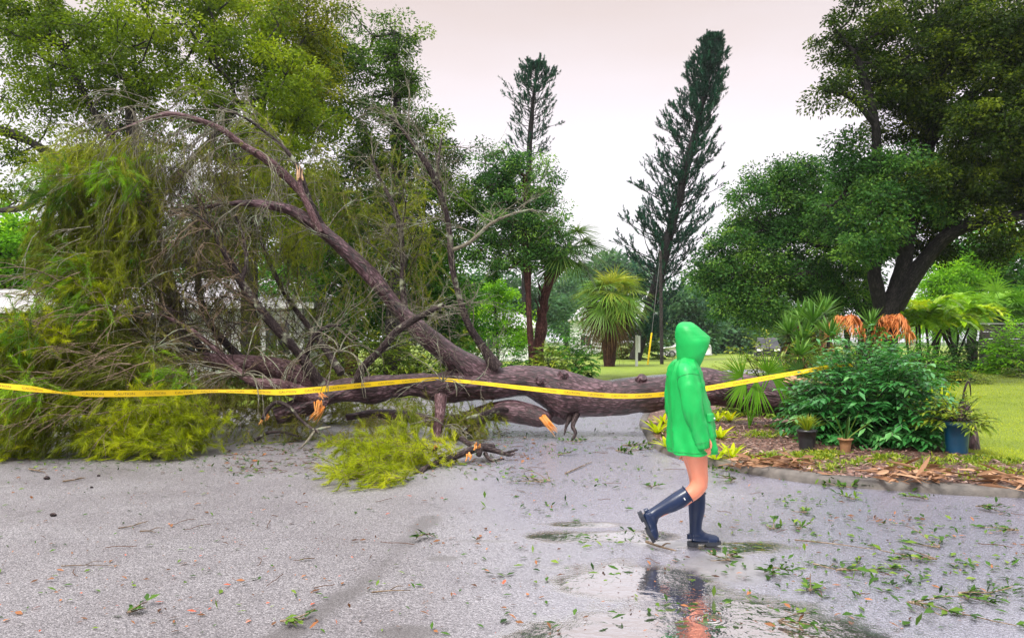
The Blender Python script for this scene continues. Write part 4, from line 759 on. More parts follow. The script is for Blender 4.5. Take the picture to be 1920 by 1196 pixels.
mb = MB()
cx = lambda px, py, dy=0.: L2(px, py, dy)
limbt(mb, [cx(1287, 700), cx(1284, 730), cx(1286, 770), cx(1288, 815), cx(1292, 845)], [.05, .066, .062, .066, .06], 24)
for s in (-1, 1): limbt(mb, [cx(1288, 705, s * .07), cx(1288, 760, s * .07), cx(1291, 820, s * .075)], [.06, .065, .07], 20)
for s in (-1, 1): limbt(mb, [cx(1288, 692, s * .03), cx(1284, 700, s * .11), cx(1281, 703, s * .155)], [.045, .042, .036]); ell(mb, cx(1291, 815, s * .07), (.07, .08, .08))
limbt(mb, [cx(1288, 690), cx(1290, 668), cx(1294, 650)], [.06, .052, .055])                                   # neck
ell(mb, cx(1295, 638), (.082, .070, .102)); ell(mb, cx(1309, 648), (.05, .05, .07))                          # skull, jaw
limbt(mb, [cx(1317, 630), cx(1321, 636), cx(1324, 641), cx(1319, 644)], [.012, .013, .014, .012], 10)        # nose
for s in (-1, 1): ell(mb, cx(1295, 638, s * .071), (.02, .012, .032)); ell(mb, cx(1315, 631, s * .03), (.012, .018, .009))
ell(mb, cx(1318, 651), (.012, .024, .006)); ell(mb, cx(1317.5, 654.5), (.012, .022, .007)); ell(mb, cx(1315, 661), (.018, .02, .016))
# right arm, hand: palm and five fingers
sh, eb, wr, cuff = cx(1280, 695, -.165), cx(1287, 762, -.225), cx(1304, 808, -.217), cx(1307, 829, -.215)
limbt(mb, [sh, (sh + eb) / 2, eb, (eb + wr) / 2, wr, wr + [.012, .0, -.03]], [.052, .047, .038, .036, .026, .028])
hd = nrm(np.array([.20, .03, -1.])); hx = nrm(np.array([1., -.12, .2])); hy = np.cross(hd, hx)
pc = wr + hd * .055
for k in range(4):
    a = wr + hd * .02 + hx * (.020 - .0125 * k); e = wr + hd * .088 + hx * (.030 - .020 * k); limbt(mb, [a, (a + e) / 2, e], [.014, .0145, .0115], 10)
    Lf = [.070, .078, .072, .056][k]; c1 = e + hd * Lf * .45 + hy * .004; c2 = c1 + (hd * .9 + hy * -.35 * (1 if True else 1) - hx * .05) * Lf * .32; c3 = c2 + (hd * .65 - hy * -.0 + hx * -.35 + hy * .3) * Lf * .26
    limbt(mb, [e, c1, c2, c3], [.0098, .0090, .0082, .0066], 10)
a = wr + hd * .03 + hx * .022; limbt(mb, [a, a + hd * .03 + hx * .018 + hy * .012, a + hd * .055 + hx * .020 + hy * .02, a + hd * .078 + hx * .012 + hy * .024], [.015, .0125, .0105, .008], 10)
sh2, eb2, wr2 = cx(1280, 692, .165), cx(1276, 768, .235), cx(1292, 832, .215)
limbt(mb, [sh2, (sh2 + eb2) / 2, eb2, (eb2 + wr2) / 2, wr2, wr2 + [.012, 0, -.03]], [.052, .047, .038, .036, .026, .028])
for k in range(4):
    a = wr2 + hd * .02 + hx * (.020 - .0125 * k); e = wr2 + hd * .088 + hx * (.030 - .020 * k); limbt(mb, [a, (a + e) / 2, e], [.014, .0145, .0115], 10)
    Lf = [.070, .078, .072, .056][k]; limbt(mb, [e, e + hd * Lf * .45, e + hd * Lf * .75 - hx * .012, e + hd * Lf * .92 - hx * .028], [.0098, .0090, .0082, .0066], 10)
a = wr2 + hd * .03 + hx * .022; limbt(mb, [a, a + hd * .03 + hx * .018 - hy * .012, a + hd * .055 + hx * .02 - hy * .02, a + hd * .078 + hx * .012 - hy * .024], [.015, .0125, .0105, .008], 10)
# legs: right knee bent with the shank swung back, left leg straight
limbt(mb, [cx(1292, 815, -.08), cx(1300, 850, -.08), cx(1305.5, 880, -.078), cx(1307, 897, -.076), cx(1303, 910, -.076), cx(1291, 922, -.078), cx(1270, 935, -.08), cx(1245, 948, -.08), cx(1222, 961, -.08)],
      [.105, .085, .066, .062, .062, .056, .054, .045, .035], 24)
ell(mb, cx(1309, 905, -.076), (.052, .05, .058))
limbt(mb, [cx(1292, 815, .08), cx(1302, 850, .08), cx(1309, 885, .078), cx(1311, 905, .076), cx(1311, 925, .076), cx(1310, 950, .076), cx(1309, 980, .076), cx(1309, 1005, .076)], [.105, .084, .064, .056, .054, .055, .042, .036], 24)
per = fuse("person", mb, M_skin, None, .0045, 3, (PX, PY, 0))
tag(per, "person in a bright green hooded raincoat walking right in navy rubber boots, one leg lifted", "person")
PL = np.array([PX, PY, 0])

# boots
def boot(toworld, dyc, seed):
    def W(p): return toworld(np.array(p, float))
    mb = MB(); limbt(mb, [W((0, 0, .09)), W((-.004, 0, .13)), W((-.002, 0, .19)), W((.004, 0, .26)), W((.006, 0, .33)), W((.006, 0, .402))], [.050, .046, .050, .060, .064, .062], 28)
    limbt(mb, [W((-.035, 0, .062)), W((0, 0, .066)), W((.05, 0, .060)), W((.10, 0, .050)), W((.145, 0, .043)), W((.172, 0, .040))], [.036, .043, .042, .038, .035, .022], 20)
    limbt(mb, [W((-.02, 0, .085)), W((.02, 0, .085)), W((.06, 0, .064))], [.046, .044, .032], 16); limbt(mb, [W((-.048, 0, .05)), W((-.05, 0, .09))], [.022, .02], 12)
    limbt(mb, [W((.09, -.012, .045)), W((.15, -.010, .04))], [.034, .03], 14); limbt(mb, [W((.09, .014, .045)), W((.14, .012, .04))], [.034, .028], 14)
    o = fuse("boot", mb, M_boot, per, .0045, 5, PL)
    mb = MB()                                               # sole: welted outline, raised heel block
    ol = np.array([(-.068, .0), (-.062, .026), (-.03, .036), (.02, .034), (.07, .042), (.12, .046), (.165, .034), (.188, .006), (.186, -.012), (.165, -.034), (.12, -.044), (.07, -.040), (.02, -.034), (-.03, -.036), (-.062, -.026)])
    def slab(pts, z0, z1):
        n = len(pts); z0 = np.broadcast_to(z0, (n,)); z1 = np.broadcast_to(z1, (n,)); V = np.array([W((x, y, z)) for (x, y), z in zip(pts, z0)] + [W((x, y, z)) for (x, y), z in zip(pts, z1)])
        mb.add(V, [[i, (i + 1) % n, n + (i + 1) % n, n + i] for i in range(n)]); s = mb.n - 2 * n; mb.f.append((np.array([[s + i for i in range(n)][::-1]]), 0)); mb.f.append((np.array([[s + n + i for i in range(n)]]), 0))
    lift = lambda x: .006 * np.clip((x - .12) / .06, 0, 1)
    slab(ol, .017 + lift(ol[:, 0]), .031 + lift(ol[:, 0])); q = ol[[0, 1, 2, 13, 14]]; slab(np.vstack([q[:3] * [1, .97], [(.008, .033), (.008, -.033)], q[3:] * [1, .97]]), .0, .018); fr = ol[4:12] * [1, .96]; slab(fr, .003 + lift(fr[:, 0]) * 1.5, .018 + lift(fr[:, 0]))
    s = mb.build("sole", M_sole, None, PL, smooth=False); s.parent = o; s.location = (0, 0, 0)
    mb = MB(); tube(mb, np.array([W((.006 + .066 * math.cos(t), .066 * math.sin(t), .398)) for t in np.linspace(0, 2 * np.pi, 29)]), np.full(29, .005), 6, 1, cap=False); r_ = mb.build("rim", M_boot, None, PL); r_.parent = o; r_.location = (0, 0, 0)
    mb = MB(); tube(mb, np.array([W((.006 + .0655 * math.cos(t), .0655 * math.sin(t), .355)) for t in np.linspace(-1.75, -1.45, 5)]), np.full(5, .004), 4, 1); r_ = mb.build("strap", M_snap if seed == 2 else M_sole, None, PL); r_.parent = o; r_.location = (0, 0, 0)
    return o
boot(lambda p: np.array([PX + .018 + p[0] * 1.0, PY + .076 + p[1], p[2]]), 0, 1)
ca, sa = math.cos(math.radians(58)), math.sin(math.radians(58))
an = cx(1219, 962, -.08)
def lifted(p):
    x, y, z = p; z = z - .09; f_ = 1 if z > 0 else 0
    t = math.radians(58 + (8 if p[2] < .09 else 0)); c, s = math.cos(t), math.sin(t)
    return np.array([an[0] + x * c + z * s, an[1] + y, an[2] - x * s + z * c])
boot(lifted, 0, 2)

# jacket: a lofted shell
zs = [848, 845, 835, 815, 790, 760, 735, 712, 696, 686, 678, 671, 664]
bx = [1258, 1258, 1258, 1258, 1258, 1257, 1256.5, 1257, 1260, 1265, 1270, 1275, 1278]
fx = [1340, 1339.5, 1338.5, 1335, 1331, 1325, 1319, 1313, 1309, 1306, 1304, 1303, 1304]
hw = [.225, .225, .222, .215, .205, .195, .192, .195, .195, .180, .145, .100, .075]
NJ, MJ = 64, 64
tt = np.linspace(0, 1, NJ); kx = np.linspace(0, 1, len(zs)); zi = np.interp(tt, kx, zs)
bi, fi, hi = (np.interp(tt, kx, q) for q in (bx, fx, hw))
def sm1(a): 
    a = a.copy()
    for _ in range(3): a[1:-1] = (a[:-2] + 2 * a[1:-1] + a[2:]) / 4
    return a
bi, fi, hi = sm1(bi), sm1(fi), sm1(hi)
th = np.linspace(0, 2 * np.pi, MJ, endpoint=False)
def jpt(v, a, off=0.0):
    """point of the coat at height fraction v, angle a (0 = front, -pi/2 = the near side)"""
    py = np.interp(v, tt, zi); x0 = np.interp(v, tt, bi); x1 = np.interp(v, tt, fi); h = np.interp(v, tt, hi)
    c, s = np.cos(a), np.sin(a); e = .82; rx = (x1 - x0) / 2 / 249.7; q = np.sign(c) * np.abs(c) ** e, np.sign(s) * np.abs(s) ** e
    low = np.clip(1 - v * 1.8, 0, 1); fold = .015 * low * np.sin(a * 7 + v * 3 + .7) + .014 * (fbm(np.stack([np.cos(a) * 1.6, np.sin(a) * 1.6, v * 5.0], -1), 31, 3) - .5) + .019 * (1 - np.abs(2 * fbm(np.stack([np.cos(a) * 1.7 + v * 2.2, np.sin(a) * 1.7, v * 3.4 - np.sin(a) * 1.3], -1), 37, 2) - 1)) ** 5 * np.clip(v * 8, 0, 1) * np.clip((1 - v) * 6, 0, 1)
    hem = (py - 838) * .0 - np.clip(1 - v * 14, 0, 1) * (.030 * np.clip(c, 0, 1)) * -1
    return np.stack([PX + ((x0 + x1) / 2 - 1305) / 249.7 + (rx + off + fold) * q[0], PY + (h + off + fold) * q[1], (1027 - py) / 249.7 + hem * (v < .1)], -1)
A_, V_ = np.meshgrid(th, tt); J = jpt(V_, A_)
mb = MB(); i = np.arange(NJ - 1)[:, None] * MJ; j = np.arange(MJ)[None]; k = (j + 1) % MJ; mb.add(J, np.stack([i + j, i + k, i + MJ + k, i + MJ + j], -1).reshape(-1, 4))
def thick(o, t=.004, off=1):
    s = o.modifiers.new("t", 'SOLIDIFY'); s.thickness = t; s.offset = -off; me = bpy.data.meshes.new_from_object(o.evaluated_get(DG())); o.modifiers.clear(); o.data = me; return o
jk = thick(mb.build("jacket", M_coat, per))
def sub(name, mb, mat, par=None, smooth=True):
    o = mb.build(name, mat, None, PL, smooth); o.parent = par or jk; o.location = (0, 0, 0); return o
def sleeve(sh, eb, wr, sgn, seed):
    pts = cr(np.array([sh + [0.0, -.10 * sgn, .012], sh + [-.002, -.02 * sgn, -.006], sh * .6 + eb * .4, eb, eb * .5 + wr * .5, wr + [0, 0, -.004]]), 9); rad = cr(np.array([.050, .072, .074, .068, .058, .048]), 9)
    T = nrm(np.gradient(pts, axis=0)); N = nrm(np.cross(T, np.array([0, 1., 0]))); B = np.cross(T, N); n = 32; a = np.linspace(0, 2 * np.pi, n, endpoint=False); s = np.linspace(0, 1, len(pts))[:, None]
    f_ = .026 * (fbm(np.stack([np.cos(a)[None] * 1.4 + s * 0, np.sin(a)[None] * 1.4 + s * 0, s * 9 + np.cos(a)[None] * 1.2], -1), seed, 3) - .5) * np.clip(s * 4, 0, 1)
    w = .010 * (1 - np.abs(2 * fbm(np.stack([np.cos(a)[None] * 1.1 + s * 4, np.sin(a)[None] * 1.1 + s * 0, s * 7 + np.sin(a)[None] * 1.6], -1), seed + 7, 2) - 1)) ** 5 * np.clip(s * 5, 0, 1)
    R = rad[:, None] + f_ + w; V = pts[:, None] + R[..., None] * (np.cos(a)[None, :, None] * N[:, None] + np.sin(a)[None, :, None] * B[:, None])
    mb = MB(); i = np.arange(len(pts) - 1)[:, None] * n; j = np.arange(n)[None]; k = (j + 1) % n; mb.add(V, np.stack([i + j, i + k, i + n + k, i + n + j], -1).reshape(-1, 4)); o = thick(sub("sleeve", mb, M_coat, per), .004)
    mb = MB(); tube(mb, np.vstack([V[-4], V[-4][:1]]), np.full(n + 1, .0028), 4, 1, cap=False); h = sub("hem_seam", mb, M_coatd, o)
    mb = MB(); q_ = V[13] + (V[13] - pts[13]) * .01; tube(mb, np.vstack([q_, q_[:1]]), np.full(n + 1, .0024), 4, 1, cap=False); sub("armhole_seam", mb, M_coatd, o); return o
sleeve(sh, eb, cuff + [0, 0, -.010], -1, 51); sleeve(sh2, eb2, wr2 + [0, 0, -.010], 1, 52)
def jpatch(v0, v1, a0, a1, off, nu=14, nv=10, taper=0):
    u = np.linspace(0, 1, nu)[None]; w = np.linspace(0, 1, nv)[:, None]; v = v0 + (v1 - v0) * w + 0 * u; a = a0 + (a1 - a0) * u + taper * w; edge = np.minimum(np.minimum(u, 1 - u) * nu, np.minimum(w, 1 - w) * nv).clip(0, 1)
    V = jpt(v, a, 0); V2 = jpt(v, a, off); V = V * (1 - edge[..., None]) + V2 * edge[..., None]; mb = MB(); i = np.arange(nv - 1)[:, None] * nu; j = np.arange(nu - 1)[None]; mb.add(V, np.stack([i + j, i + j + 1, i + nu + j + 1, i + nu + j], -1).reshape(-1, 4)); return mb
vof = lambda py: float(np.interp(-py, -zi, tt))
for s in (-1, 1):
    a0, a1 = (s * 1.08, s * .30)
    pk = sub("pocket", jpatch(vof(818), vof(777), min(a0, a1), max(a0, a1), .010), M_coat); fl = sub("pocket_flap", jpatch(vof(787), vof(771), min(a0, a1) - .04, max(a0, a1) + .04, .020), M_coat, pk) if False else sub("pocket_flap", jpatch(vof(787), vof(771), min(a0, a1) - .04, max(a0, a1) + .04, .020), M_coat)
    mb = MB(); ell(mb, jpt(np.array(vof(781)), np.array(s * .55), .023), (.007, .007, .007), None, 8); sub("snap_button", mb, M_snap)
sub("placket", jpatch(vof(846), vof(680), -.10, .14, .007, 8, 50), M_coat)
for q in (700, 730, 800, 825): mb = MB(); ell(mb, jpt(np.array(vof(q)), np.array(0.02), .008), (.007, .007, .007), None, 8); sub("snap_button", mb, M_snap)
mb = MB(); tube(mb, np.vstack([jpt(np.full(MJ, vof(842)), th, .001), jpt(np.full(1, vof(842)), th[:1], .001)]), np.full(MJ + 1, .0028), 4, 1, cap=False); sub("hem_seam", mb, M_coatd)
# hood: horizontal slices, open at the face, closing to a peak
rows_h = [  # py, back, front, half width, opening angle (fraction of pi)
    (694, 1276, 1306, .085, .80), (684, 1273, 1309, .100, .78), (672, 1271, 1313.5, .112, .76), (660, 1270, 1318.5, .120, .76), (648, 1268.5, 1323.5, .123, .78), (638, 1267.5, 1327.5, .122, .84), (632, 1267.2, 1329.5, .119, .93), (627, 1267.2, 1324, .112, 1.0), (621, 1267.5, 1317, .104, 1.0), (615, 1268.5, 1310.5, .090, 1.0), (610, 1270.5, 1304, .068, 1.0), (606.5, 1274, 1299, .042, 1.0), (604.5, 1279, 1295, .012, 1.0)]
R = np.array(rows_h); nR = 50; q = np.linspace(0, 1, nR); R = np.stack([np.interp(q, np.linspace(0, 1, len(R)), R[:, c]) for c in range(5)], 1)

n = 45; u = np.linspace(-1, 1, n); V = []
for py, b0, f0, h, o in R:
    a = u * math.pi * o; rx = (f0 - b0) / 249.7 / (1 - math.cos(math.pi * o)); pk = np.clip((640 - py) / 10, 0, 1) * np.clip((py - 603) / 14, 0, 1)
    xx = PX + (b0 - 1305) / 249.7 + rx * (1 - np.cos(a)); yy = h * np.sin(a) * (1 - .30 * pk * np.clip((1 - np.cos(a)) / 2, 0, 1) ** 2)
    rr = 1 + .05 * (fbm(np.stack([np.cos(a) * 1.5, np.sin(a) * 1.5, np.full(n, py * .035)], -1), 61, 3) - .5) + .05 * (vnoise(np.stack([np.cos(a) * 3, np.sin(a) * 3, np.full(n, py * .09) + np.cos(a) * 1.3], -1), 63) - .5); cxm = PX + ((b0 + f0) / 2 - 1305) / 249.7
    V.append(np.stack([cxm + (xx - cxm) * rr, PY + yy * rr, np.full(n, (1027 - py) / 249.7) + .012 * np.sin(a) ** 2 * np.clip((py - 660) / 30, 0, 1)], -1))
V = np.array(V); mb = MB(); i = np.arange(nR - 1)[:, None] * n; j = np.arange(n - 1)[None]; mb.add(V, np.stack([i + j, i + j + 1, i + n + j + 1, i + n + j], -1).reshape(-1, 4))
ho = thick(sub("hood", mb, M_coat, per), .004)
mb = MB(); tube(mb, np.vstack([V[2:32, 0], V[2:32, -1][::-1]]), np.full(60, .004), 5, 1); sub("hood_hem", mb, M_coatd, ho)
# hair: cap and a lock at the throat
mb = MB(); ell(mb, cx(1290, 637), (.086, .078, .104)); hr = sub("hair", mb, M_hair, per)
mb = MB(); r = np.random.default_rng(5); nn_ = 40; s0 = np.stack([PX + r.uniform(-.02, .015, nn_), PY + r.uniform(-.06, .04, nn_), np.full(nn_, 1.37)], 1); Pn, Dn = grow(s0, np.tile([.12, -.1, -1.], (nn_, 1)), r.uniform(.04, .11, nn_), 5, .08, .0, r); tubes(mb, Pn, np.full((nn_, 5), .003), 3); sub("hair_lock", mb, M_hair, hr)
# ------------------------------------------------------------------ caution tape
M_tape = plain("yellow_tape", (.80, .56, .0), (.72, .48, .0), 3, .35, 0, 60, .5, .2)
M_ink = plain("black_ink", (.30, .20, .01), (.05, .04, .01), 40, .6)
tp_r = [(-260, 700, 9.4, .06), (-100, 712, 9.6, .06), (0, 723, 9.8, .065), (60, 729, 9.9, .07), (105, 735, 9.9, .03), (125, 737, 9.9, .03), (160, 738, 10, .075), (240, 738, 10.2, .08), (330, 736, 10.5, .075), (400, 733, 10.9, .045), (470, 734, 11.2, .06), (530, 735, 11.4, .085), (600, 730, 11.6, .085), (700, 720, 11.9, .075), (780, 713, 12.1, .06), (818, 710, 12.25, .045), (830, 711, 12.25, .05), (900, 718, 12.25, .055), (980, 727, 12.2, .065), (1060, 735, 12.15, .075), (1150, 742, 12.1, .078), (1220, 741, 12.0, .075), (1300, 732, 11.9, .078), (1400, 715, 11.7, .072), (1480, 701, 11.55, .062), (1530, 692, 11.5, .06), (1560, 687, 11.5, .055), (1600, 684, 11.55, .05)]
tp = cr(PP(tp_r), 8); hw_ = cr(np.array([r[3] for r in tp_r]), 8) / 2; s = np.concatenate([[0], np.cumsum(np.linalg.norm(np.diff(tp, axis=0), axis=1))])
tl = np.sin(s * 1.7) * .5 + .2 * np.sin(s * 5.1)                     # the ribbon rolls a little, so it shows narrower in places
def tpos(sv, w, off=0.0):
    c = np.stack([np.interp(sv, s, tp[:, k]) for k in range(3)], -1); h = np.interp(sv, s, hw_); a = np.interp(sv, s, tl) * .5
    up = np.stack([a * 0, np.sin(a), np.cos(a)], -1); no = np.stack([a * 0, -np.cos(a), np.sin(a)], -1); return c + up * (h * w)[..., None] + no * off
ss = np.linspace(0, s[-1], 700); mb = MB(); V = np.stack([tpos(ss, np.full(700, w)) for w in (-1, -.33, .33, 1)], 1); i = np.arange(699)[:, None] * 4; j = np.arange(3)[None]; mb.add(V, np.stack([i + j, i + j + 4, i + j + 5, i + j + 1], -1).reshape(-1, 4))
tape = mb.build("caution_tape", M_tape, None, P(820, 711, 12.25)); tag(tape, "yellow caution tape strung from the left edge across the trunk into the leafy bush", "tape")
cu = bpy.data.curves.new("lettering", 'FONT'); cu.body = "CAUTION"; cu.size = 1.0; cu.resolution_u = 2; to = bpy.data.objects.new("lettering", cu); COL.objects.link(to)
tm = bpy.data.meshes.new_from_object(to.evaluated_get(DG())); tv = np.array([v.co[:] for v in tm.vertices]); tf = [list(p_.vertices) for p_ in tm.polygons]; bpy.data.objects.remove(to)
tv[:, 0] -= tv[:, 0].min(); W_ = tv[:, 0].max(); hgt = tv[:, 1].max() - tv[:, 1].min(); tv[:, 1] = (tv[:, 1] - tv[:, 1].min()) / hgt * 2 - 1
mb = MB(); ln = .24; s0 = .25
while s0 + ln < s[-1]:
    V = tpos(s0 + tv[:, 0] / W_ * ln, tv[:, 1] * .38, .004); b0 = mb.n; mb.add(V, [tf[0][:3]])
    mb.f.pop()
    for q in tf: mb.f.append((np.array([q]) + b0, 0))
    s0 += .36
mb.build("lettering", M_ink, tape, smooth=False)

# ------------------------------------------------------------------ houses, vehicles, posts beyond
M_white = plain("white_paint", (.72, .73, .76), (.62, .63, .66), 1.5, .6, .1, 30)
M_roof = plain("pale_shingle", (.50, .48, .52), (.40, .385, .42), 3, .8, .3, 25)
M_brown = plain("brown_siding", (.11, .065, .045), (.07, .042, .03), 4, .7, .3, 20)
M_brick = plain("brick_red", (.13, .035, .022), (.085, .022, .015), 9, .8, .4, 40)
M_glass = plain("dark_glass", (.02, .025, .03), (.03, .035, .04), 2, .08, 0, 1, .6)
M_trim = plain("white_trim", (.8, .8, .82), (.74, .74, .76), 3, .5)
M_black = plain("black_plastic", (.012, .012, .016), (.02, .02, .024), 14, .4)
M_grey = plain("grey_metal", (.25, .25, .27), (.2, .2, .21), 6, .4, metal=.3)
def house(name, label, x0, x1, y, dep, eave, ridge, wall, roof, win, hip=1.2, over=.5, z0=0, door=None, garage=None):
    h = thing(name, label, "house", ((x0 + x1) / 2, y + dep / 2, z0)); mb = MB(); mb.box((x0, y, z0), (x1, y + dep, eave)); mb.build("wall", wall, h, smooth=False)
    o = over; a = [(x0 - o, y - o, eave), (x1 + o, y - o, eave), (x1 + o, y + dep + o, eave), (x0 - o, y + dep + o, eave)]; r0, r1 = (x0 + hip, y + dep / 2, ridge), (x1 - hip, y + dep / 2, ridge); d = (0, 0, -.06)
    v = [*a, r0, r1, *[tuple(np.array(q) + (0, 0, -.16)) for q in a]]; mb = MB(); mb.add(v, [(0, 1, 5, 4), (2, 3, 4, 5), (6, 7, 1, 0), (7, 8, 2, 1), (8, 9, 3, 2), (9, 6, 0, 3), (9, 8, 7, 6)]); mb.add(v, [(1, 2, 5), (3, 0, 4)]); mb.build("roof", roof, h, smooth=False)
    mb = MB(); mb.box((x0 - o - .02, y - o - .03, eave - .2), (x1 + o + .02, y - o - .002, eave + .02)); mb.build("fascia", M_trim, h, smooth=False)
    for (wx, wz, ww, wh) in win:
        mb = MB()
        for lo, hi in [((wx - .08, wz - .08), (wx + ww + .08, wz)), ((wx - .08, wz + wh), (wx + ww + .08, wz + wh + .08)), ((wx - .08, wz), (wx, wz + wh)), ((wx + ww, wz), (wx + ww + .08, wz + wh)), ((wx + ww / 2 - .03, wz), (wx + ww / 2 + .03, wz + wh))]: mb.box((lo[0], y - .06, lo[1]), (hi[0], y + .02, hi[1]))
        w = mb.build("window", M_trim, h, smooth=False); mb = MB(); mb.box((wx, y - .025, wz), (wx + ww, y + .01, wz + wh)); g = mb.build("pane", M_glass, None, h.location, smooth=False); g.parent = w; g.location = (0, 0, 0)
    if door: mb = MB(); mb.box((door, y - .05, z0), (door + .95, y + .02, z0 + 2.05)); mb.build("door", M_trim, h, smooth=False)
    if garage: 
        mb = MB(); 
        for k in range(4): mb.box((garage, y - .05, z0 + .03 + k * .55), (garage + 2.6, y + .02, z0 + .55 + k * .55))
        mb.build("garage_door", M_trim, h, smooth=False)
    return h
house("house", "brown sided house with pale low roof at the picture's left edge", -24, -15.1, 25, 9, 2.62, 3.5, M_brown, M_roof, [(-17.2, .9, 1.2, 1.2), (-20, .9, 1.6, 1.2)], over=.7, z0=.05)
house("house", "white house with pale roof glimpsed through the fallen crown", -15.8, -8.6, 33, 9, 3.1, 4.5, M_white, M_roof, [(-14.6, 1.0, 1.5, 1.3), (-10.2, 1.0, 1.0, 1.3)], door=-12, z0=.05)
house("house", "small white house between the big limb and the reddish trunk", -3.8, 1.7, 60, 8, 2.75, 3.9, M_white, M_roof, [(-2.6, 1.0, 1.4, 1.2), (.2, 1.0, .8, 1.2)], z0=.05)
house("house", "long low white house far off under the spreading tree", 41, 53, 150, 9, 2.5, 4.1, M_white, M_roof, [(43, .9, 1.6, 1.3), (49.5, .9, 1.6, 1.3)], over=.9, z0=-.02, garage=45.5)
house("house", "faint white house behind the white car", 26, 34.5, 108, 8, 2.4, 3.4, M_white, M_roof, [(28, .9, 1.2, 1.2)], z0=-.02)
house("house", "pale roofed house in the gap left of the shaggy palm", 7.5, 12.5, 95, 8, 4.2, 6.0, M_white, M_roof, [(8.2, 1, 1.2, 1.2)], z0=-.02)
bw = thing("brick_wall", "red brick wall stub with white coping seen behind the fallen limbs", "wall", (-7.2, 34, 0)); mb = MB(); mb.box((-7.95, 33.8, 0), (-6.6, 34.2, 2.2)); mb.build("brickwork", M_brick, bw, smooth=False); mb = MB(); mb.box((-8.0, 33.72, 2.2), (-6.55, 34.28, 2.32)); mb.build("coping", M_trim, bw, smooth=False)
M_carw = plain("white_car_paint", (.80, .80, .82), (.76, .76, .78), 1, .2, 0, 1, .5, .8)
M_tyre = plain("tyre_rubber", (.015, .015, .017), (.022, .022, .024), 30, .8)
def car(name, label, cat, x, y, z, rot, paint, Lc, prof, win_, hwid=.9, wheels=(.85, 3.65), wr=.34):
    t = thing(name, label, cat, (x, y, z)); c, s_ = math.cos(rot), math.sin(rot)
    def W(p): p = np.atleast_2d(np.array(p, float)); return np.column_stack([x + p[:, 0] * c - p[:, 1] * s_, y + p[:, 0] * s_ + p[:, 1] * c, z + p[:, 2]])
    pf = cr(np.array(prof, float), 4); n = len(pf); wd = lambda zz: hwid * (1 - .22 * np.clip((zz - .95) / .65, 0, 1) ** 1.2 - .06 * np.clip((.5 - zz) / .3, 0, 1)); mb = MB(); ring = []
    for f_ in (-1, -.96, -.5, .5, .96, 1): sh_ = 1 - .03 * (abs(f_) == 1); ring.append(np.column_stack([Lc / 2 + (pf[:, 0] - Lc / 2) * sh_, wd(pf[:, 1]) * f_, .5 + (pf[:, 1] - .5) * sh_]))
    V = W(np.vstack(ring)); i = np.arange(5)[:, None] * n; j = np.arange(n - 1)[None]; mb.add(V, np.stack([i + j, i + j + 1, i + n + j + 1, i + n + j], -1).reshape(-1, 4)); b0 = mb.n - 6 * n; mb.f.append((np.array([list(range(b0, b0 + n))]), 0)); mb.f.append((np.array([list(range(b0 + 5 * n, b0 + 6 * n))[::-1]]), 0)); body = mb.build("body", paint, t)
    for sd in (-1, 1):
        for w_ in win_:
            q = np.array(w_, float); mb = MB(); mb.poly(W(np.column_stack([q[:, 0], sd * (wd(q[:, 1]) + .012), q[:, 1]]))); mb.build("window", M_glass, t, smooth=False)
        for wx in wheels:
            mb = MB(); o = np.array([[wx, sd * (hwid - .12), wr], [wx, sd * (hwid + .015), wr]]); tube(mb, W(np.array([[wx, sd * (hwid - .2), wr], [wx, sd * (hwid - .1), wr], [wx, sd * (hwid - .02), wr], [wx, sd * (hwid + .01), wr]])), [wr, wr, wr, wr * .86], 24, 1); wh = mb.build("wheel", M_tyre, t)
            mb = MB(); tube(mb, W(np.array([[wx, sd * (hwid - .0), wr], [wx, sd * (hwid + .02), wr]])), [wr * .62, wr * .55], 16, 1); h = mb.build("rim", M_grey, None, t.location); h.parent = wh; h.location = (0, 0, 0)
    for e in (-.62, .62): mb = MB(); mb.box((-.02, e - .2, .68), (.06, e + .2, .84)); mb.v[-1] = W(mb.v[-1]); mb.build("headlight", M_trim, t, smooth=False)
    return t
suvp = [(0, .35), (0, .75), (.12, .95), (1.1, 1.08), (1.75, 1.55), (2.2, 1.66), (3.9, 1.64), (4.4, 1.25), (4.55, 1.0), (4.58, .4), (4.4, .28), (.2, .26), (0, .35)]
suvw = [[(1.35, 1.1), (1.85, 1.5), (2.55, 1.56), (2.55, 1.1)], [(2.65, 1.1), (2.65, 1.56), (3.75, 1.52), (4.1, 1.12)]]
car("parked_car", "white car parked on the far lawn behind the walker", "car", 14.25, 76, 0, 0, M_carw, 4.58, suvp, suvw)
car("parked_car", "dark pickup roofline showing above the shrubs under the spreading tree", "car", 19.0, 59, .15, math.radians(75), M_black, 4.58, suvp, suvw)
car("parked_car", "pale car in front of the brown house at the picture's left edge", "car", -19.2, 22.5, .62, math.radians(4), M_carw, 4.58, suvp, suvw)
up = thing("utility_pole", "dark utility pole right of the leaning pine with a guy wire", "pole", (P(1240, 685, 51)[0], 51, 0)); mb = MB(); tube(mb, PP([(1241, 687, 51), (1240, 610, 51), (1239, 540, 51), (1238, 470, 51)]), [.12, .115, .11, .10], 10, 4); mb.build("pole", M_bark_grey, up)
mb = MB(); tube(mb, PP([(1238, 478, 51), (1222, 625, 50.5)]), [.012, .012], 4, 1); mb.build("guy_wire", M_grey, up); mb = MB(); tube(mb, PP([(1222, 624, 50.5), (1214, 687, 50.3)]), [.055, .055], 8, 1); mb.build("wire_guard", M_tape, up)
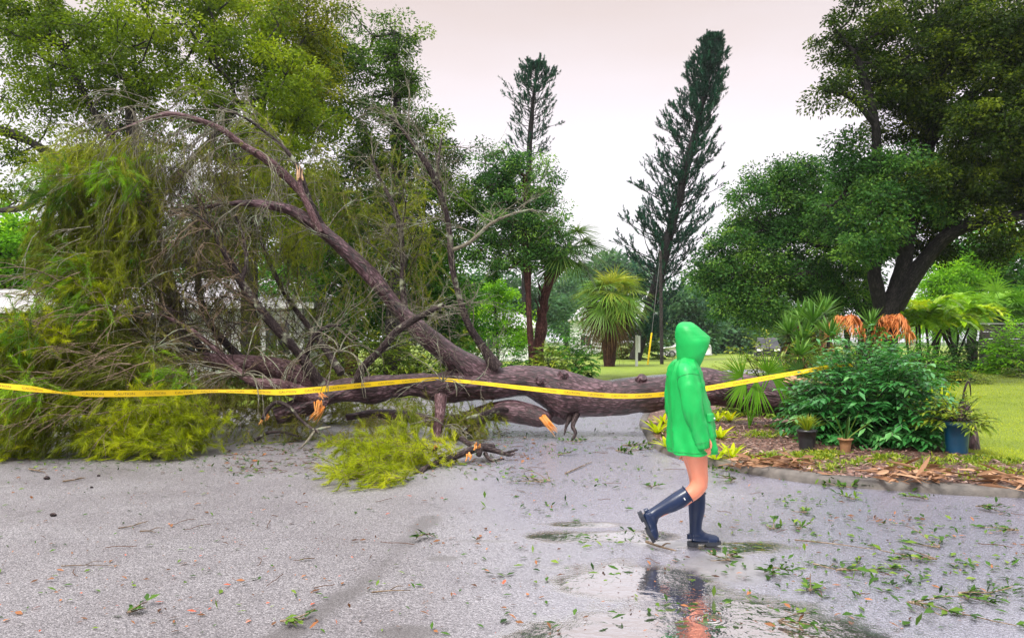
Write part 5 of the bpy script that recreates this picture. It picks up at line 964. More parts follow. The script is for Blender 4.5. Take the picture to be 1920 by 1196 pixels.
wp = thing("sign_post", "white post with a narrow board seen edge on near the shaggy palm", "sign", (P(1194, 690, 47)[0], 47, 0)); mb = MB(); p0 = P(1193.5, 690, 47); mb.box((p0[0] - .07, 46.93, .02), (p0[0] + .07, 47.07, 1.92)); mb.build("post", M_white, wp, smooth=False); mb = MB(); mb.box((p0[0] + .073, 46.9, .9), (p0[0] + .21, 47.4, 1.88)); mb.build("board", M_white, wp, smooth=False)
fx0, fx1 = P(1838, 690, 40)[0], 36.0
fe = thing("fence", "dark plank fence across the back of the lawn", "fence", ((fx0 + fx1) / 2, 40, .2)); mb = MB()
M_dkwood = plain("dark_plank", (.014, .011, .012), (.025, .02, .02), 8, .6, .3, 30)
for k in range(6): mb.box((fx0, 40, .25 + k * .36), (fx1, 40.04, .25 + k * .36 + .335))
mb.build("planks", M_dkwood, fe, smooth=False)
for k in range(7): mb = MB(); xx = fx0 + .1 + k * (fx1 - fx0 - .2) / 6; mb.box((xx - .06, 40.045, 0.1), (xx + .06, 40.16, 2.4)); mb.build("post", M_dkwood, fe, smooth=False)
mb = MB(); mb.box((fx0 - .05, 39.92, 2.415), (fx1 + .05, 40.2, 2.47)); mb.build("cap_rail", M_grey, fe, smooth=False); mb = MB(); mb.box((fx0, 39.93, 1.30), (fx1, 39.995, 1.36)); mb.build("rail", M_grey, fe, smooth=False)
# ------------------------------------------------------------------ planting bed and shrubs
L_bush = leafm("bush_leaf", (.012, .075, .016), (.048, .22, .048), (.18, .43, .13), rough=.28, tr=.3, spec=.6)
L_brom = leafm("bromeliad_leaf", (.12, .24, .004), (.38, .48, .008), (.70, .62, .015), rough=.35, tr=.45)
L_grassl = leafm("grass_blade", (.10, .15, .006), (.31, .39, .011), (.54, .56, .028), rough=.5, tr=.4, spec=.3)
L_weed = leafm("weed_leaf", (.06, .12, .008), (.17, .25, .015), (.38, .38, .03), rough=.5, tr=.35, spec=.3)
L_husk = leafm("dry_husk", (.08, .04, .022), (.25, .125, .065), (.46, .28, .17), rough=.65, tr=.1, spec=.3)
L_chip = leafm("bark_chip", (.035, .016, .013), (.14, .065, .05), (.40, .28, .24), rough=.6, tr=0, spec=.4)
L_lit = leafm("fallen_leaf", (.010, .035, .004), (.040, .105, .008), (.15, .22, .02), rough=.4, tr=.1)
L_litb = leafm("brown_leaf", (.05, .022, .010), (.16, .07, .03), (.42, .16, .06), rough=.5, tr=.1)
L_red = leafm("red_leaf", (.25, .04, .015), (.45, .10, .05), (.55, .22, .14), rough=.5, tr=.1)
M_soil = plain("potting_soil", (.02, .013, .01), (.04, .027, .02), 60, .9, .8, 80)
def gz(x, y): return float(bedz(np.array([x]), np.array([y]))[0])
def B(px, py, z=.2):
    q = G(px, py, z)
    for _ in range(3): q = G(px, py, gz(q[0], q[1]))
    return q
def on_lawn(px, py): return G(px, py, .14)

# the large leafy bush: stems with pinnate sprays
def bush(name, label, c, R, n, nl, L, W, leaf, seed, fl=.42, group=None, cat="shrub", pin=True, dark=M_branch, arch=0):
    r = np.random.default_rng(seed); t = thing(name, label, cat, (c[0], c[1], c[2]), group); R = np.array(R); u = runit(r, n); u[:, 2] = np.abs(u[:, 2]) * 1.0 - .15; u = nrm(u); k = r.random((n, 1)) ** .38
    p = np.array(c) + np.array([0, 0, R[2] * .05]) + u * R * k * (1 + .26 * (fbm(u * 2.5, seed, 2)[:, None] - .5) * 2); p[:, 2] = np.maximum(p[:, 2], c[2] + .05); d = nrm(u * [1, 1, .6] + runit(r, n) * .45 + [0, 0, .10])
    Ls = fl * r.uniform(.7, 1.25, n); Pn, Dn = grow(p, d, Ls, 6, .05, .10, r); mb = MB(); tubes(mb, Pn, np.full((n, 6), .004) * np.linspace(1.3, .6, 6), 3)
    m = n // 7; b0 = np.array(c) + r.normal(size=(m, 3)) * [R[0] * .12, R[1] * .12, 0]; e = p[:m]; mid = (b0 + e) / 2 + r.normal(size=(m, 3)) * .06 + [0, 0, .08]; tubes(mb, np.stack([b0, mid, e], 1), np.full((m, 3), .012) * [1.4, 1, .5], 4); mb.build("stems", dark, t)
    i = np.repeat(np.arange(n), nl); kk = np.tile(np.linspace(.8, 4.99, nl), n); a = np.minimum(kk.astype(int), 4); fr = (kk - a)[:, None]; q = Pn[i, a] * (1 - fr) + Pn[i, a + 1] * fr; T = Dn[i, a]; S = nrm(np.cross(T, [0, 0, 1.]) + 1e-6); sg = np.where(np.tile(np.arange(nl) % 2, n) == 0, 1., -1.)[:, None]
    D = nrm(T * .75 + S * sg * .9 + r.normal(size=q.shape) * .18 + [0, 0, -.12]) if pin else nrm(T * .6 + runit(r, len(q)) * .8); ct = np.clip(.42 + r.normal(size=n) * .18 + .0 * k[:, 0], 0, 1); sz = r.uniform(.7, 1.2, len(q))
    g = MB(); straps(g, q, D, L * sz, W * sz, .25, r, np.clip(ct[i] + r.normal(size=len(q)) * .1, 0, 1), 2, 'leaf', .35, vee=.12); g.build("foliage", leaf, t); return t
cb_ = B(1640, 838)
bush("leafy_bush", "large glossy dark green bush filling the middle of the planting bed", (cb_[0] + .24, cb_[1] + .80, .17), (.78, .78, 1.14), 900, 11, .125, .052, L_bush, 71, .5)
r_ = np.random.default_rng(3)
for (px, py, Y, R, n, L, W, leaf, lab, s) in [
    (1450, 700, 15.2, (.95, .6, .70), 430, .10, .05, L_weed, "pale green leafy shrub behind the trunk, beside the palmetto fans", 72),
    (1545, 690, 15.8, (.7, .5, .6), 300, .09, .045, L_weed, "green shrub growing at the foot of the yuccas", 73),
    (1620, 690, 16.5, (.75, .6, .75), 300, .10, .05, L_mid, "green shrub showing above the big bush, below the rusty fronds", 74),
    (1715, 690, 16.5, (.6, .6, .62), 230, .10, .05, L_mid, "green shrub on the bush's right shoulder, below the feathery palm", 75),
    (1585, 640, 18.5, (.9, .6, .5), 300, .11, .05, L_weed, 'light green shrub filling in beneath the left rusty crown', 176),
    (1690, 645, 18.5, (.8, .6, .5), 280, .11, .05, L_mid, 'green shrub filling in beneath the right rusty crown', 179),
    (1745, 790, 12.0, (.28, .3, .40), 120, .09, .035, L_weed, "thin yellowish shrub squeezed between the big bush and the blue pot", 76)]:
    q = P(px, py, Y); z = gz(q[0], Y); h = q[2] - z; bush("shrub", lab, (q[0], Y, z), (R[0], R[1], max(R[2], h + R[2] * .6)), n, 9, L, W, leaf, s, .34)
q = P(1830, 700, 36); bush("shrub", "dark bluish shrub in front of the fence's left half", (q[0], 36, .2), (1.0, .8, 1.15), 260, 9, .2, .1, L_teal, 77, .7)
q = P(1908, 700, 33); bush("shrub", "yellow green rounded bush in front of the fence, cut by the picture's edge", (q[0], 33, .2), (1.0, .8, 1.7), 420, 9, .2, .1, L_bright, 78, .7)
q = P(1862, 712, 32); bush("brush_heap", "small grey green heap of brush on the lawn before the yellow green bush", (q[0], 30, .15), (.55, .4, .35), 90, 9, .14, .06, L_weed, 79, .5, cat="brush")
q = P(1812, 730, 26); bush("brush_heap", "low heap of torn leaves lying on the lawn left of the other heap", (q[0], 26, .15), (.62, .4, .26), 90, 9, .12, .05, L_weed, 80, .4, cat="brush")
q = P(1745, 700, 27); bush('shrub', 'green undergrowth at the feet of the feathery palms', (q[0], 27, .15), (1.0, .7, 1.0), 260, 9, .17, .08, L_mid, 177, .5)
for (px, py, Y, R, n, sz, leaf, lab, s) in [(1075, 700, 31, (.8, .7, 1.25), 280, .16, L_mid, "dark bushy shrub with bare sticks just right of the reddish trunks", 81), (1030, 705, 29, (.6, .6, 1.3), 240, .15, L_weed, "feathery yellow green shrub against the reddish trunks", 82), (930, 705, 30, (1.3, .8, 1.35), 380, .16, L_mid, "clipped green hedge under the small white house", 83), (870, 705, 31, (1.0, .8, 1.7), 300, .16, L_weed, "yellow green shrub left of the clipped hedge, behind the upright limb", 84),
        (700, 700, 28, (1.6, 1, 1.9), 400, .17, L_weed, "tall yellow green shrub seen under the big limb", 85), (480, 705, 27, (1.3, .8, .9), 260, .16, L_mid, "green hedge in front of the white house behind the fallen crown", 86), (1190, 660, 66, (2.2, 1, 3.6), 300, .36, L_dark, "dark hedge behind the shaggy palm", 87), (1085, 655, 80, (3, 1, 3.0), 240, .4, L_mid, "green hedge far off left of the shaggy palm", 88), (780, 700, 33, (1.6, 1, 2.2), 300, .2, L_mid, "tall green shrub behind the dark upright limb", 89), (560, 700, 30, (1.2, 1, 1.6), 260, .17, L_weed, "loose yellow green shrub left of the brick wall", 90)]:
    q = P(px, py, Y); bush("shrub", lab, (q[0], Y, .05), R, n, 9, sz, sz * .5, leaf, s, R[0] * .45)

# yuccas, rusty palms, palmetto, feathery palm
L_yuc = leafm("yucca_leaf", (.03, .08, .015), (.08, .20, .03), (.20, .34, .07), rough=.35, tr=.25)
def yucca(label, px, py, Y, L, seed, n=85):
    r = np.random.default_rng(seed); h = P(px, py, Y); z = gz(h[0], Y); t = thing("yucca", label, "yucca", (h[0], Y, z)); mb = MB(); tube(mb, np.array([[h[0] + .05, Y, z - .03], [h[0] - .03, Y, (z + h[2]) / 2], h]), [.06, .055, .05], 8, 5, .01); mb.build("stem", M_bark_grey, t)
    d = runit(r, n); d[:, 2] = np.abs(d[:, 2]) * 1.3 - .25; mb = MB(); straps(mb, np.repeat(h[None], n, 0) + d * .05, d, L * r.uniform(.75, 1.1, n), .038, .10, r, np.clip(.5 + r.normal(size=n) * .2, 0, 1), 3, 'strap', .2, vee=.1); mb.build("leaves", L_yuc, t)
    d = runit(r, 70); d[:, 2] = -np.abs(d[:, 2]) - .5; o = h[None] - np.array([0, 0, 1.]) * r.random((70, 1)) * (h[2] - z) * .45; mb = MB(); straps(mb, o, d, L * .8, .03, .2, r, np.clip(.3 + r.normal(size=70) * .2, 0, 1), 3, 'strap', .2); mb.build("dead_leaves", L_deadf, t); return t
yucca("spiky yucca head farthest left, standing clear of the white house", 1480, 628, 16.2, .52, 91); yucca("tallest yucca with a shaggy brown skirt of dead leaves", 1524, 606, 16.4, .62, 92, 110); yucca("yucca just left of the first rusty frond cluster", 1556, 632, 15.8, .5, 93); yucca("yucca poking up between the two rusty frond clusters", 1632, 612, 17.4, .5, 94); yucca("young yucca between the clear standing head and the skirted one", 1500, 600, 17, .5, 191); yucca("yucca crown peeping out directly behind the skirted one", 1545, 588, 18, .55, 192); yucca("yucca head low beside the skirted one, over the pale shrub", 1505, 640, 16, .48, 193); yucca("low yucca rosette behind the yuccas' skirts, near the tape's end", 1500, 668, 15.0, .42, 95)
def rusty(label, px, py, Y, w, seed, green=0):
    r = np.random.default_rng(seed); h = P(px, py, Y); z = gz(h[0], Y); t = thing("dead_palm", label, "palm", (h[0], Y, z)); mb = MB(); tube(mb, np.array([[h[0], Y, z - .03], [h[0] + .04, Y, (z + h[2]) / 2], h + [0, 0, -.1]]), [.07, .06, .06], 8, 5, .01); mb.build("trunk", M_bark_grey, t); mb = MB()
    for k in range(13):
        az = k * 2.399; a = np.linspace(0, 1, 8)[:, None]; d = np.array([math.cos(az), math.sin(az) * .8, 0]); R_ = w * r.uniform(.5, 1); arc = h + d * R_ * a + np.array([0, 0, 1.]) * (w * r.uniform(.75, 1.15) * (a * 1.7 - a ** 2 * 2.1)); T = nrm(np.gradient(arc, axis=0)); i = r.integers(1, 8, 46); S = nrm(np.cross(T[i], [0, 0, 1.])) * np.where(r.random(46) < .5, -1, 1)[:, None]
        straps(mb, arc[i] + r.normal(size=(46, 3)) * .012, T[i] * .5 + S * .7 + runit(r, 46) * .5 + np.array([0, 0, -.55]), w * .42 * r.uniform(.6, 1.1, 46), .024, .5, r, np.clip(r.uniform(.3, .8) + r.normal(size=46) * .15, 0, 1), 3, 'strap', .3)
    mb.build("dead_fronds", L_rust, t); return t
rusty("rusty orange dead palm crown, left one of the pair above the big bush", 1587, 604, 17, .42, 96); rusty("rusty orange dead palm crown, right one, streaming to the right", 1672, 606, 17.2, .50, 97)
def palmetto(label, base, hubs, seed, n=26, leaf=None):
    r = np.random.default_rng(seed); t = thing("palmetto", label, "palmetto", base); st = MB(); g = MB()
    for (px, py, Y, dx, dz, L, dr) in hubs:
        h = P(px, py, Y); a = np.linspace(0, 1, 6)[:, None]; mid = (base + h) / 2 + np.array([0, 0, .12]); arc = (1 - a) ** 2 * base + 2 * a * (1 - a) * mid + a ** 2 * h; tubes(st, arc[None], np.full((1, 6), .011), 5); d = np.array([dx, r.normal() * .25 - .15, dz]); fan(g, h, d, np.array([0, -1., .25]) + runit(r, 1)[0] * .3, n, L, .024, r, .5 + r.normal() * .12, 1.0 if dz > 0 else .55, dr)
    st.build("stems", L_palmetto, t); g.build("fronds", leaf or L_palmetto, t); return t
bp = B(1405, 803)
palmetto("saw palmetto in front of the trunk with one fan raised left and limp fans hanging", bp, [(1392, 706, 12.0, -.9, .8, .50, .05), (1440, 700, 12.1, .1, 1, .46, .1), (1418, 712, 11.8, -.1, -1, .62, .0), (1446, 704, 11.9, .8, -.5, .52, .45), (1398, 715, 12, -.6, -.8, .40, .35)], 98, 17)
bp = B(1480, 745); palmetto("bluish fan palm seedling behind the trunk's torn end", np.array([bp[0], 14.4, gz(bp[0], 14.4)]), [(1500, 700, 14.2, -.5, .7, .5, .3), (1530, 690, 14.3, .2, .9, .5, .3), (1470, 700, 14.3, -.9, .35, .5, .4), (1555, 700, 14.3, .9, .3, .45, .4)], 99, 24, L_palm)
def areca(label, px, py, Y, stems, L, seed, leaf, base=None):
    r = np.random.default_rng(seed); z = .15; x0 = P(px, 700, Y)[0]; t = thing("feathery_palm", label, "palm tree", (x0, Y, z)); tr_, st, g, gy = MB(), MB(), MB(), MB()
    for s in range(stems):
        top = P(px, py, Y) + r.normal(size=3) * [.35, .3, .2]; b0 = np.array([x0 + r.normal() * .2, Y + r.normal() * .15, z - .05]); tube(tr_, np.array([b0, (b0 + top) / 2 + r.normal(size=3) * .06, top]), [.055, .05, .045], 8, 5, .008, seed=s)
        for k in range(8):
            az = k * 2.399 + s; d = np.array([math.cos(az), math.sin(az), 0]); a = np.linspace(0, 1, 9)[:, None]; ll = L * r.uniform(.75, 1.1); up = r.uniform(.5, 1.7); arc = top + d * ll * .75 * a + np.array([0, 0, 1.]) * ll * (up * a - (.30 + up * .5) * a ** 2); tubes(st, arc[None], np.full((1, 9), .014) * np.linspace(1.3, .4, 9), 4); T = nrm(np.gradient(arc, axis=0)); n = 44; kk = np.linspace(1.2, 7.9, n // 2).repeat(2); i = kk.astype(int); f_ = (kk - i)[:, None]; q = arc[i] * (1 - f_) + arc[i + 1] * f_; S = nrm(np.cross(T[i], [0, 0, 1.])) * np.tile([1., -1.], n // 2)[:, None]
            straps(gy if k == 7 else g, q, T[i] * .75 + S * .8 + np.array([0, 0, .22]), L * .36 * (1 - .5 * np.abs(kk / 8 - .45)), 0.05 * L / 1.5, .3, r, np.clip(.5 + r.normal() * .22 + r.normal(size=n) * .08, 0, 1), 3, 'strap', .15)
    tr_.build("stems", M_bark_grey, t); st.build("leaf_stalks", leaf, t); g.build("fronds", leaf, t); gy.build("yellowed_fronds", L_brom, t); return t
L_areca = leafm("areca_leaf", (.07, .18, .004), (.22, .42, .010), (.48, .62, .02), rough=.35, tr=.35)
areca("feathery yellow green clump palm at the lawn's edge before the dark fence", 1793, 625, 36, 6, 2.2, 100, L_areca); areca("feathery palm half hidden behind the rusty fronds", 1722, 615, 32, 5, 1.9, 101, L_areca)

# strap leaved plants
def rosette(name, label, b, n, L, W, leaf, seed, lo=.25, droop=.25, cat="plant", group=None, prof='strap', up=1.0):
    r = np.random.default_rng(seed); t = thing(name, label, cat, b, group); az = np.arange(n) * 2.399 + r.normal(size=n) * .2; z = np.linspace(lo, up + lo, n); d = np.stack([np.cos(az), np.sin(az), z * 1.2], 1); mb = MB(); straps(mb, np.repeat(np.array(b)[None], n, 0) + d * [.015, .015, 0], d, L * r.uniform(.8, 1.1, n), W, droop, r, np.clip(.55 + r.normal(size=n) * .2, 0, 1), 5, prof, .05, vee=.12); mb.build("leaves", leaf, t); return t
for (px, py, n, L, s, lab) in [(1232, 812, 15, .40, 111, "yellow green strap leaved plant left of the walker's coat, nearest the trunk"), (1250, 838, 11, .27, 112, "smaller strap leaved plant left of the walker's coat, nearest the kerb"), (1243, 795, 12, .34, 113, "strap leaved plant under the trunk behind the walker's back"), (1350, 822, 13, .34, 114, "yellow green strap leaved plant right behind the coat's pocket"), (1372, 858, 12, .34, 115, "bright yellow green plant at the kerb right of the walker's hand"), (1342, 862, 9, .33, 116, "yellow plant with a leaf lying flat toward the walker's hand"), (1368, 790, 13, .36, 117, "strap leaved plant under the trunk left of the palmetto's foot"), (1415, 866, 7, .16, 118, "tiny yellow sprouting plant among the husks by the kerb"), (1345, 790, 12, .36, 119, "yellow leaved plant in the shade under the trunk")]:
    rosette("strap_plant", lab, B(px, py), n, L, .055 if L > .2 else .035, L_brom, s, group="yellow green strap leaved plants")
for (px, py, L, s, lab) in [(1757, 760, .75, 121, "tall yellow striped sword plant rising behind the big bush's right side"), (1742, 775, .6, 122, "shorter sword plant tucked against the big bush's right flank"), (1775, 800, .62, 123, "sword plant with bent leaf tips behind the blue pot")]:
    q = P(px, py, 11.8); rosette("sword_plant", lab, (q[0], 11.8, gz(q[0], 11.8)), 12, L * 1.15, .06, L_brom, s, 1.1, .08, up=2.0)
def pot(name, label, b, r0, r1, h, mat, rim=.012, seed=0, ribs=0):
    t = thing(name, label, "plant pot", b); n = 32; a = np.linspace(0, 2 * np.pi, n, endpoint=False); pr = [(r0, 0), (r0 + (r1 - r0) * .5, h * .5), (r1, h * .86), (r1 + rim, h * .87), (r1 + rim * 1.3, h), (r1 - .006, h), (r1 - .015, h * .86)]; mb = MB(); V = np.array([[(b[0] + r * math.cos(q), b[1] + r * math.sin(q), b[2] + z) for q in a] for r, z in pr]); i = np.arange(len(pr) - 1)[:, None] * n; j = np.arange(n)[None]; k = (j + 1) % n; mb.add(V, np.stack([i + j, i + k, i + n + k, i + n + j], -1).reshape(-1, 4)); mb.build("shell", mat, t)
    mb = MB(); mb.poly([(b[0] + (r1 - .012) * math.cos(q), b[1] + (r1 - .012) * math.sin(q), b[2] + h * .88) for q in a]); mb.build("soil", M_soil, t); return np.array(b) + [0, 0, h * .88]
M_bluepot = plain("blue_plastic", (.005, .05, .115), (.008, .07, .15), 5, .32, .1, 30, .5, .3); M_terra = plain("tan_terracotta", (.30, .15, .07), (.20, .10, .045), 8, .7, .2, 40)
tp_ = pot("plant_pot", "black plastic nursery pot at the left foot of the big bush", B(1513, 842), .095, .118, .255, M_black); rosette("potted_grass", "tuft of grass growing in the black nursery pot", tp_, 110, .36, .011, L_weed, 131, .7, .35, up=2.6)
tp_ = pot("plant_pot", "small tan clay pot under the big bush", B(1585, 846), 0.06, .078, .165, M_terra, .014); rosette("potted_plant", "thin striped strap leaves rising from the tan clay pot", tp_, 6, .42, .035, L_palm, 132, .7, .1, up=1.4)
tp_ = pot("plant_pot", "tall blue plastic pot at the edge of the lawn", B(1794, 848), .125, .152, .39, M_bluepot, .01); bush("potted_plant", "leafy light green plant filling the blue pot", tp_, (.26, .24, .30), 60, 9, .095, .035, L_weed, 133, .24, cat="plant")
b = B(1820, 838); st = thing("stump", "charred rotten stump leaning beside the blue pot", "stump", b); mb = MB(); tube(mb, np.array([b + [.02, .1, -.05], b + [.01, .1, .2], b + [-.02, .1, .42], b + [-.03, .1, .60]]), [.115, .095, .085, .05], 18, 7, .03, (9, 9, 4), 9); mb.build("wood", M_bark_fallen, st); mb = MB(); tube(mb, np.array([b + [-.05, .1, .5], b + [-.03, .1, .72], b + [.02, .1, .86], b + [.05, .1, .80], b + [.06, .1, .66]]), [.018, .014, .012, .01, .006], 7, 6, .004); mb.build("root", M_branch, st)

# dried husks and fronds along the kerb
def husks(label, px0, px1, py, n, L, seed, dz=.08):
    r = np.random.default_rng(seed); q0, q1 = B(px0, py), B(px1, py); t = thing("husk_pile", label, "dry fronds", (q0 + q1) / 2); u = r.random((n, 1)); p = q0 * (1 - u) + q1 * u + r.normal(size=(n, 3)) * [.08, .16, 0]; p[:, 2] = [gz(x, y) for x, y in p[:, :2]]; inroad = dseg(p[:, 0], p[:, 1], [tuple(k) for k in K]); p[:, 2] = np.maximum(p[:, 2], .10) + r.random(n) * dz; d = runit(r, n) * [1, .7, .16]; mb = MB(); straps(mb, p, d, L * r.uniform(.4, 1.2, n), .038 * r.uniform(.4, 1.4, n), r.uniform(-.12, .2, n), r, np.clip(.5 + r.normal(size=n) * .24, 0, 1), 4, 'leaf', 1.1, vee=.3)
    mb.v = [np.column_stack([v[:, 0], v[:, 1], np.maximum(v[:, 2], .105)]) for v in mb.v]; mb.build("husks", L_husk, t); return t
husks("pile of curled brown husks on the kerb between the yellow plant and the black pot", 1380, 1520, 874, 120, .20, 141); husks("heap of split orange brown palm husks on the kerb below the big bush", 1650, 1770, 900, 80, .28, 142, .13); husks("long dry brown fronds spilling over the kerb at the picture's right edge", 1850, 1930, 908, 60, .28, 143, .1)

# ------------------------------------------------------------------ ground cover and litter
r = np.random.default_rng(500)
# turf blades over the visible wedge of lawn
n = 60000; Yv = 9.4 + 26 * r.random(n) ** 2.0; pxv = r.uniform(1690, 1975, n); X = (pxv - 960) / F * Yv; ok = pip(X, Yv, [tuple(q) for q in lawn_b]); X, Yv = X[ok], Yv[ok]; zz = lawnz(X, Yv); sc = np.clip(Yv / 14, .8, 2.2)
mb = MB(); d = nrm(runit(r, len(X)) * .8 + [0, 0, .9]); straps(mb, np.column_stack([X, Yv, zz - .005]), d, .055 * r.uniform(.5, 1.5, len(X)) * sc ** .6, .006 * sc, .3, r, np.clip(.35 + .5 * (fbm(np.column_stack([X * .9, Yv * .9, X * 0]), 21, 3) - .35) * 1.6 + r.normal(size=len(X)) * .2, 0, 1), 1); struct(mb.build("grass", L_grassl), 'stuff')
# weeds in the bed
mb = MB(); pts = []
for (px, py, n, s_) in [(1490, 860, 150, .35), (1440, 858, 50, .2), (1545, 850, 80, .2), (1600, 868, 40, .25), (1640, 862, 20, .15), (1680, 858, 26, .15), (1690, 872, 30, .2), (1730, 868, 24, .2), (1560, 878, 40, .2), (1860, 880, 40, .2), (1790, 866, 60, .3), (1830, 862, 70, .3), (1890, 866, 90, .3), (1430, 815, 80, .3), (1470, 800, 60, .3), (1540, 858, 60, .15), (1715, 880, 50, .1), (1755, 873, 40, .1), (1655, 858, 40, .1), (1800, 893, 24, .3), (1910, 893, 40, .2)]:
    c = B(px, py); q = c + np.column_stack([r.normal(size=n) * s_ * .55, r.normal(size=n) * s_ * .5, np.zeros(n)]); q = q[pip(q[:, 0], q[:, 1], [tuple(k) for k in bed_b])]; pts.append(q)
pts = np.vstack(pts); pts[:, 2] = bedz(pts[:, 0], pts[:, 1]); cnt = 7; q = np.repeat(pts, cnt, 0); d = nrm(runit(r, len(q)) + [0, 0, .75]); straps(mb, q, d, .085 * r.uniform(.4, 1.4, len(q)), .016, .35, r, np.clip(np.repeat(.5 + r.normal(size=len(pts)) * .22, cnt), 0, 1), 2, 'leaf', .4); struct(mb.build("weeds", L_weed), 'stuff')
# loose chips, dry leaves on the bed
n = 5200; X = r.uniform(2.1, 7.2, n); Yv = r.uniform(7.9, 14.5, n); ok = pip(X, Yv, [tuple(k) for k in bed_b]); X, Yv = X[ok], Yv[ok]; mb = MB(); straps(mb, np.column_stack([X, Yv, bedz(X, Yv) + .012 + r.random(len(X)) * .012]), runit(r, len(X)) * [1, 1, .22], .075 * r.uniform(.4, 1.5, len(X)), .022 * r.uniform(.5, 1.4, len(X)), .05, r, np.clip(r.random(len(X)) ** 1.3, 0, 1), 2, 'leaf', .6, vee=.15); struct(mb.build("mulch_chips", L_chip), 'stuff')
# leaf and twig litter on the road
def road_pts(px0, px1, py0, py1, n, pw=1.0):
    px = r.uniform(px0, px1, n); py = py0 + (py1 - py0) * r.random(n) ** pw; Y = HC * F / (py - HZ); q = np.column_stack([(px - 960) / F * Y, Y, np.full(n, .012)]); return q[~pip(q[:, 0], q[:, 1], [tuple(k) for k in np.vstack([K + IN * .0, [(60, 6)]])])]
mb = MB()
for (a, lf, s0) in [(road_pts(900, 1980, 830, 1180, 420, 1.3), L_lit, .060), (road_pts(1350, 1980, 900, 1150, 360, 1.1), L_lit, .055), (road_pts(-40, 900, 860, 1190, 260, 1.4), L_lit, .042), (road_pts(420, 960, 800, 900, 700, .9), L_lit, .06), (road_pts(850, 1230, 785, 850, 260), L_lit, .06), (road_pts(-40, 480, 850, 885, 300), L_lit, .05), (road_pts(-40, 1980, 840, 1190, 420, 1.2), L_litb, .045), (road_pts(420, 1000, 800, 880, 420), L_litb, .06), (road_pts(-40, 950, 870, 1190, 70, 1.2), L_red, .035), (road_pts(-40, 1980, 850, 1150, 800, 1.1), L_litb, .018)]:
    n = len(a); cl_ = a + runit(r, n) * .0; mi = {L_lit.name: 0, L_litb.name: 1, L_red.name: 2}[lf.name]; d = runit(r, n) * [1, 1, .30]; d[:, 2] = np.abs(d[:, 2]); s_ = s0 * r.uniform(.4, 1.5, n); straps(mb, a, d, s_, s_ * r.uniform(.25, .5, n), r.uniform(.0, .3, n), r, np.clip(.45 + r.normal(size=n) * .25, 0, 1), 2, 'leaf', .5, mi=mi, vee=.12)
for (px, py, n, sx_, sy_) in [(1560, 1060, 60, 60, 8), (1700, 1090, 50, 50, 8), (1490, 940, 45, 40, 5), (1640, 975, 40, 50, 5), (1790, 1060, 50, 60, 9), (1850, 1110, 50, 60, 10), (1080, 905, 50, 60, 6), (1000, 955, 26, 40, 6), (1180, 880, 40, 50, 6), (600, 850, 120, 70, 9), (520, 838, 90, 50, 7), (950, 850, 70, 50, 7), (1130, 1010, 24, 40, 8), (900, 1020, 18, 50, 10)]:
    px_ = px + r.normal(size=n) * sx_; py_ = np.maximum(py + r.normal(size=n) * sy_, 790); Yc = HC * F / (py_ - HZ); c_ = np.column_stack([(px_ - 960) / F * Yc, Yc, np.full(n, .012)]); d = runit(r, n) * [1, 1, .3]; d[:, 2] = np.abs(d[:, 2]); s_ = .055 * r.uniform(.35, 1.3, n); straps(mb, c_, d, s_, s_ * r.uniform(.25, .5, n), r.uniform(0, .3, n), r, np.clip(.35 + r.normal(size=n) * .25, 0, 1), 2, 'leaf', .5, mi=int(r.random() < .3), vee=.12)
q = np.vstack([road_pts(-40, 1980, 850, 1150, 45, 1.2), road_pts(420, 1000, 800, 890, 220), road_pts(860, 1230, 785, 850, 60)]); q[:, 2] = .014; n = len(q); Pn, Dn = grow(q, runit(r, n) * [1, 1, .02], .22 * r.uniform(.3, 1.3, n), 5, .18, 0, r); Pn[..., 2] = .012 + .008 * np.abs(np.sin(np.arange(5))[None]); tubes(mb, Pn, np.full((n, 5), .0025), 4, .2, 1)
mb.v = [np.column_stack([v[:, 0], v[:, 1], np.maximum(v[:, 2], .008)]) for v in mb.v]; struct(mb.build("leaf_litter", [L_lit, L_litb, L_red]), 'stuff')

# torn sprigs one can tell apart
def sprig(label, px, py, size, seed, nl=14, leaf=None, az=None, tw=M_twig_brown, flat=.22, LW=(.07, .028), group="torn sprigs scattered on the road"):
    r = np.random.default_rng(seed); b = G(px, py); t = thing("torn_sprig", label, "sprig", b, group); az = r.uniform(0, 6.28) if az is None else az; k = 3; d = np.array([[math.cos(az + e), math.sin(az + e), .10] for e in (0, .55, -.6)]); p = np.repeat((b - np.array([math.cos(az), math.sin(az), 0]) * size * .5 + [0, 0, .02])[None], k, 0); Pn, Dn = grow(p, d, size * np.array([1, .7, .65]), 6, .10, .03, r); Pn[..., 2] = np.maximum(Pn[..., 2], .012); mb = MB(); tubes(mb, Pn, np.full((k, 6), .0045) * np.linspace(1.3, .6, 6), 4); mb.build("twig", tw, t)
    i = r.integers(0, k, nl); j = r.integers(1, 6, nl); D = nrm(Dn[i, j] + runit(r, nl) * .9) * [1, 1, 1.]; D[:, 2] = np.abs(D[:, 2]) * flat * 2; mb = MB(); s_ = r.uniform(.6, 1.3, nl); straps(mb, Pn[i, j] + [0, 0, .006], D, LW[0] * s_, LW[1] * s_, .2, r, np.clip(.45 + r.normal(size=nl) * .22, 0, 1), 2, 'leaf', .5, vee=.12); mb.v = [np.column_stack([v[:, 0], v[:, 1], np.maximum(v[:, 2], .009)]) for v in mb.v]; mb.build("leaves", leaf or L_lit, t); return t
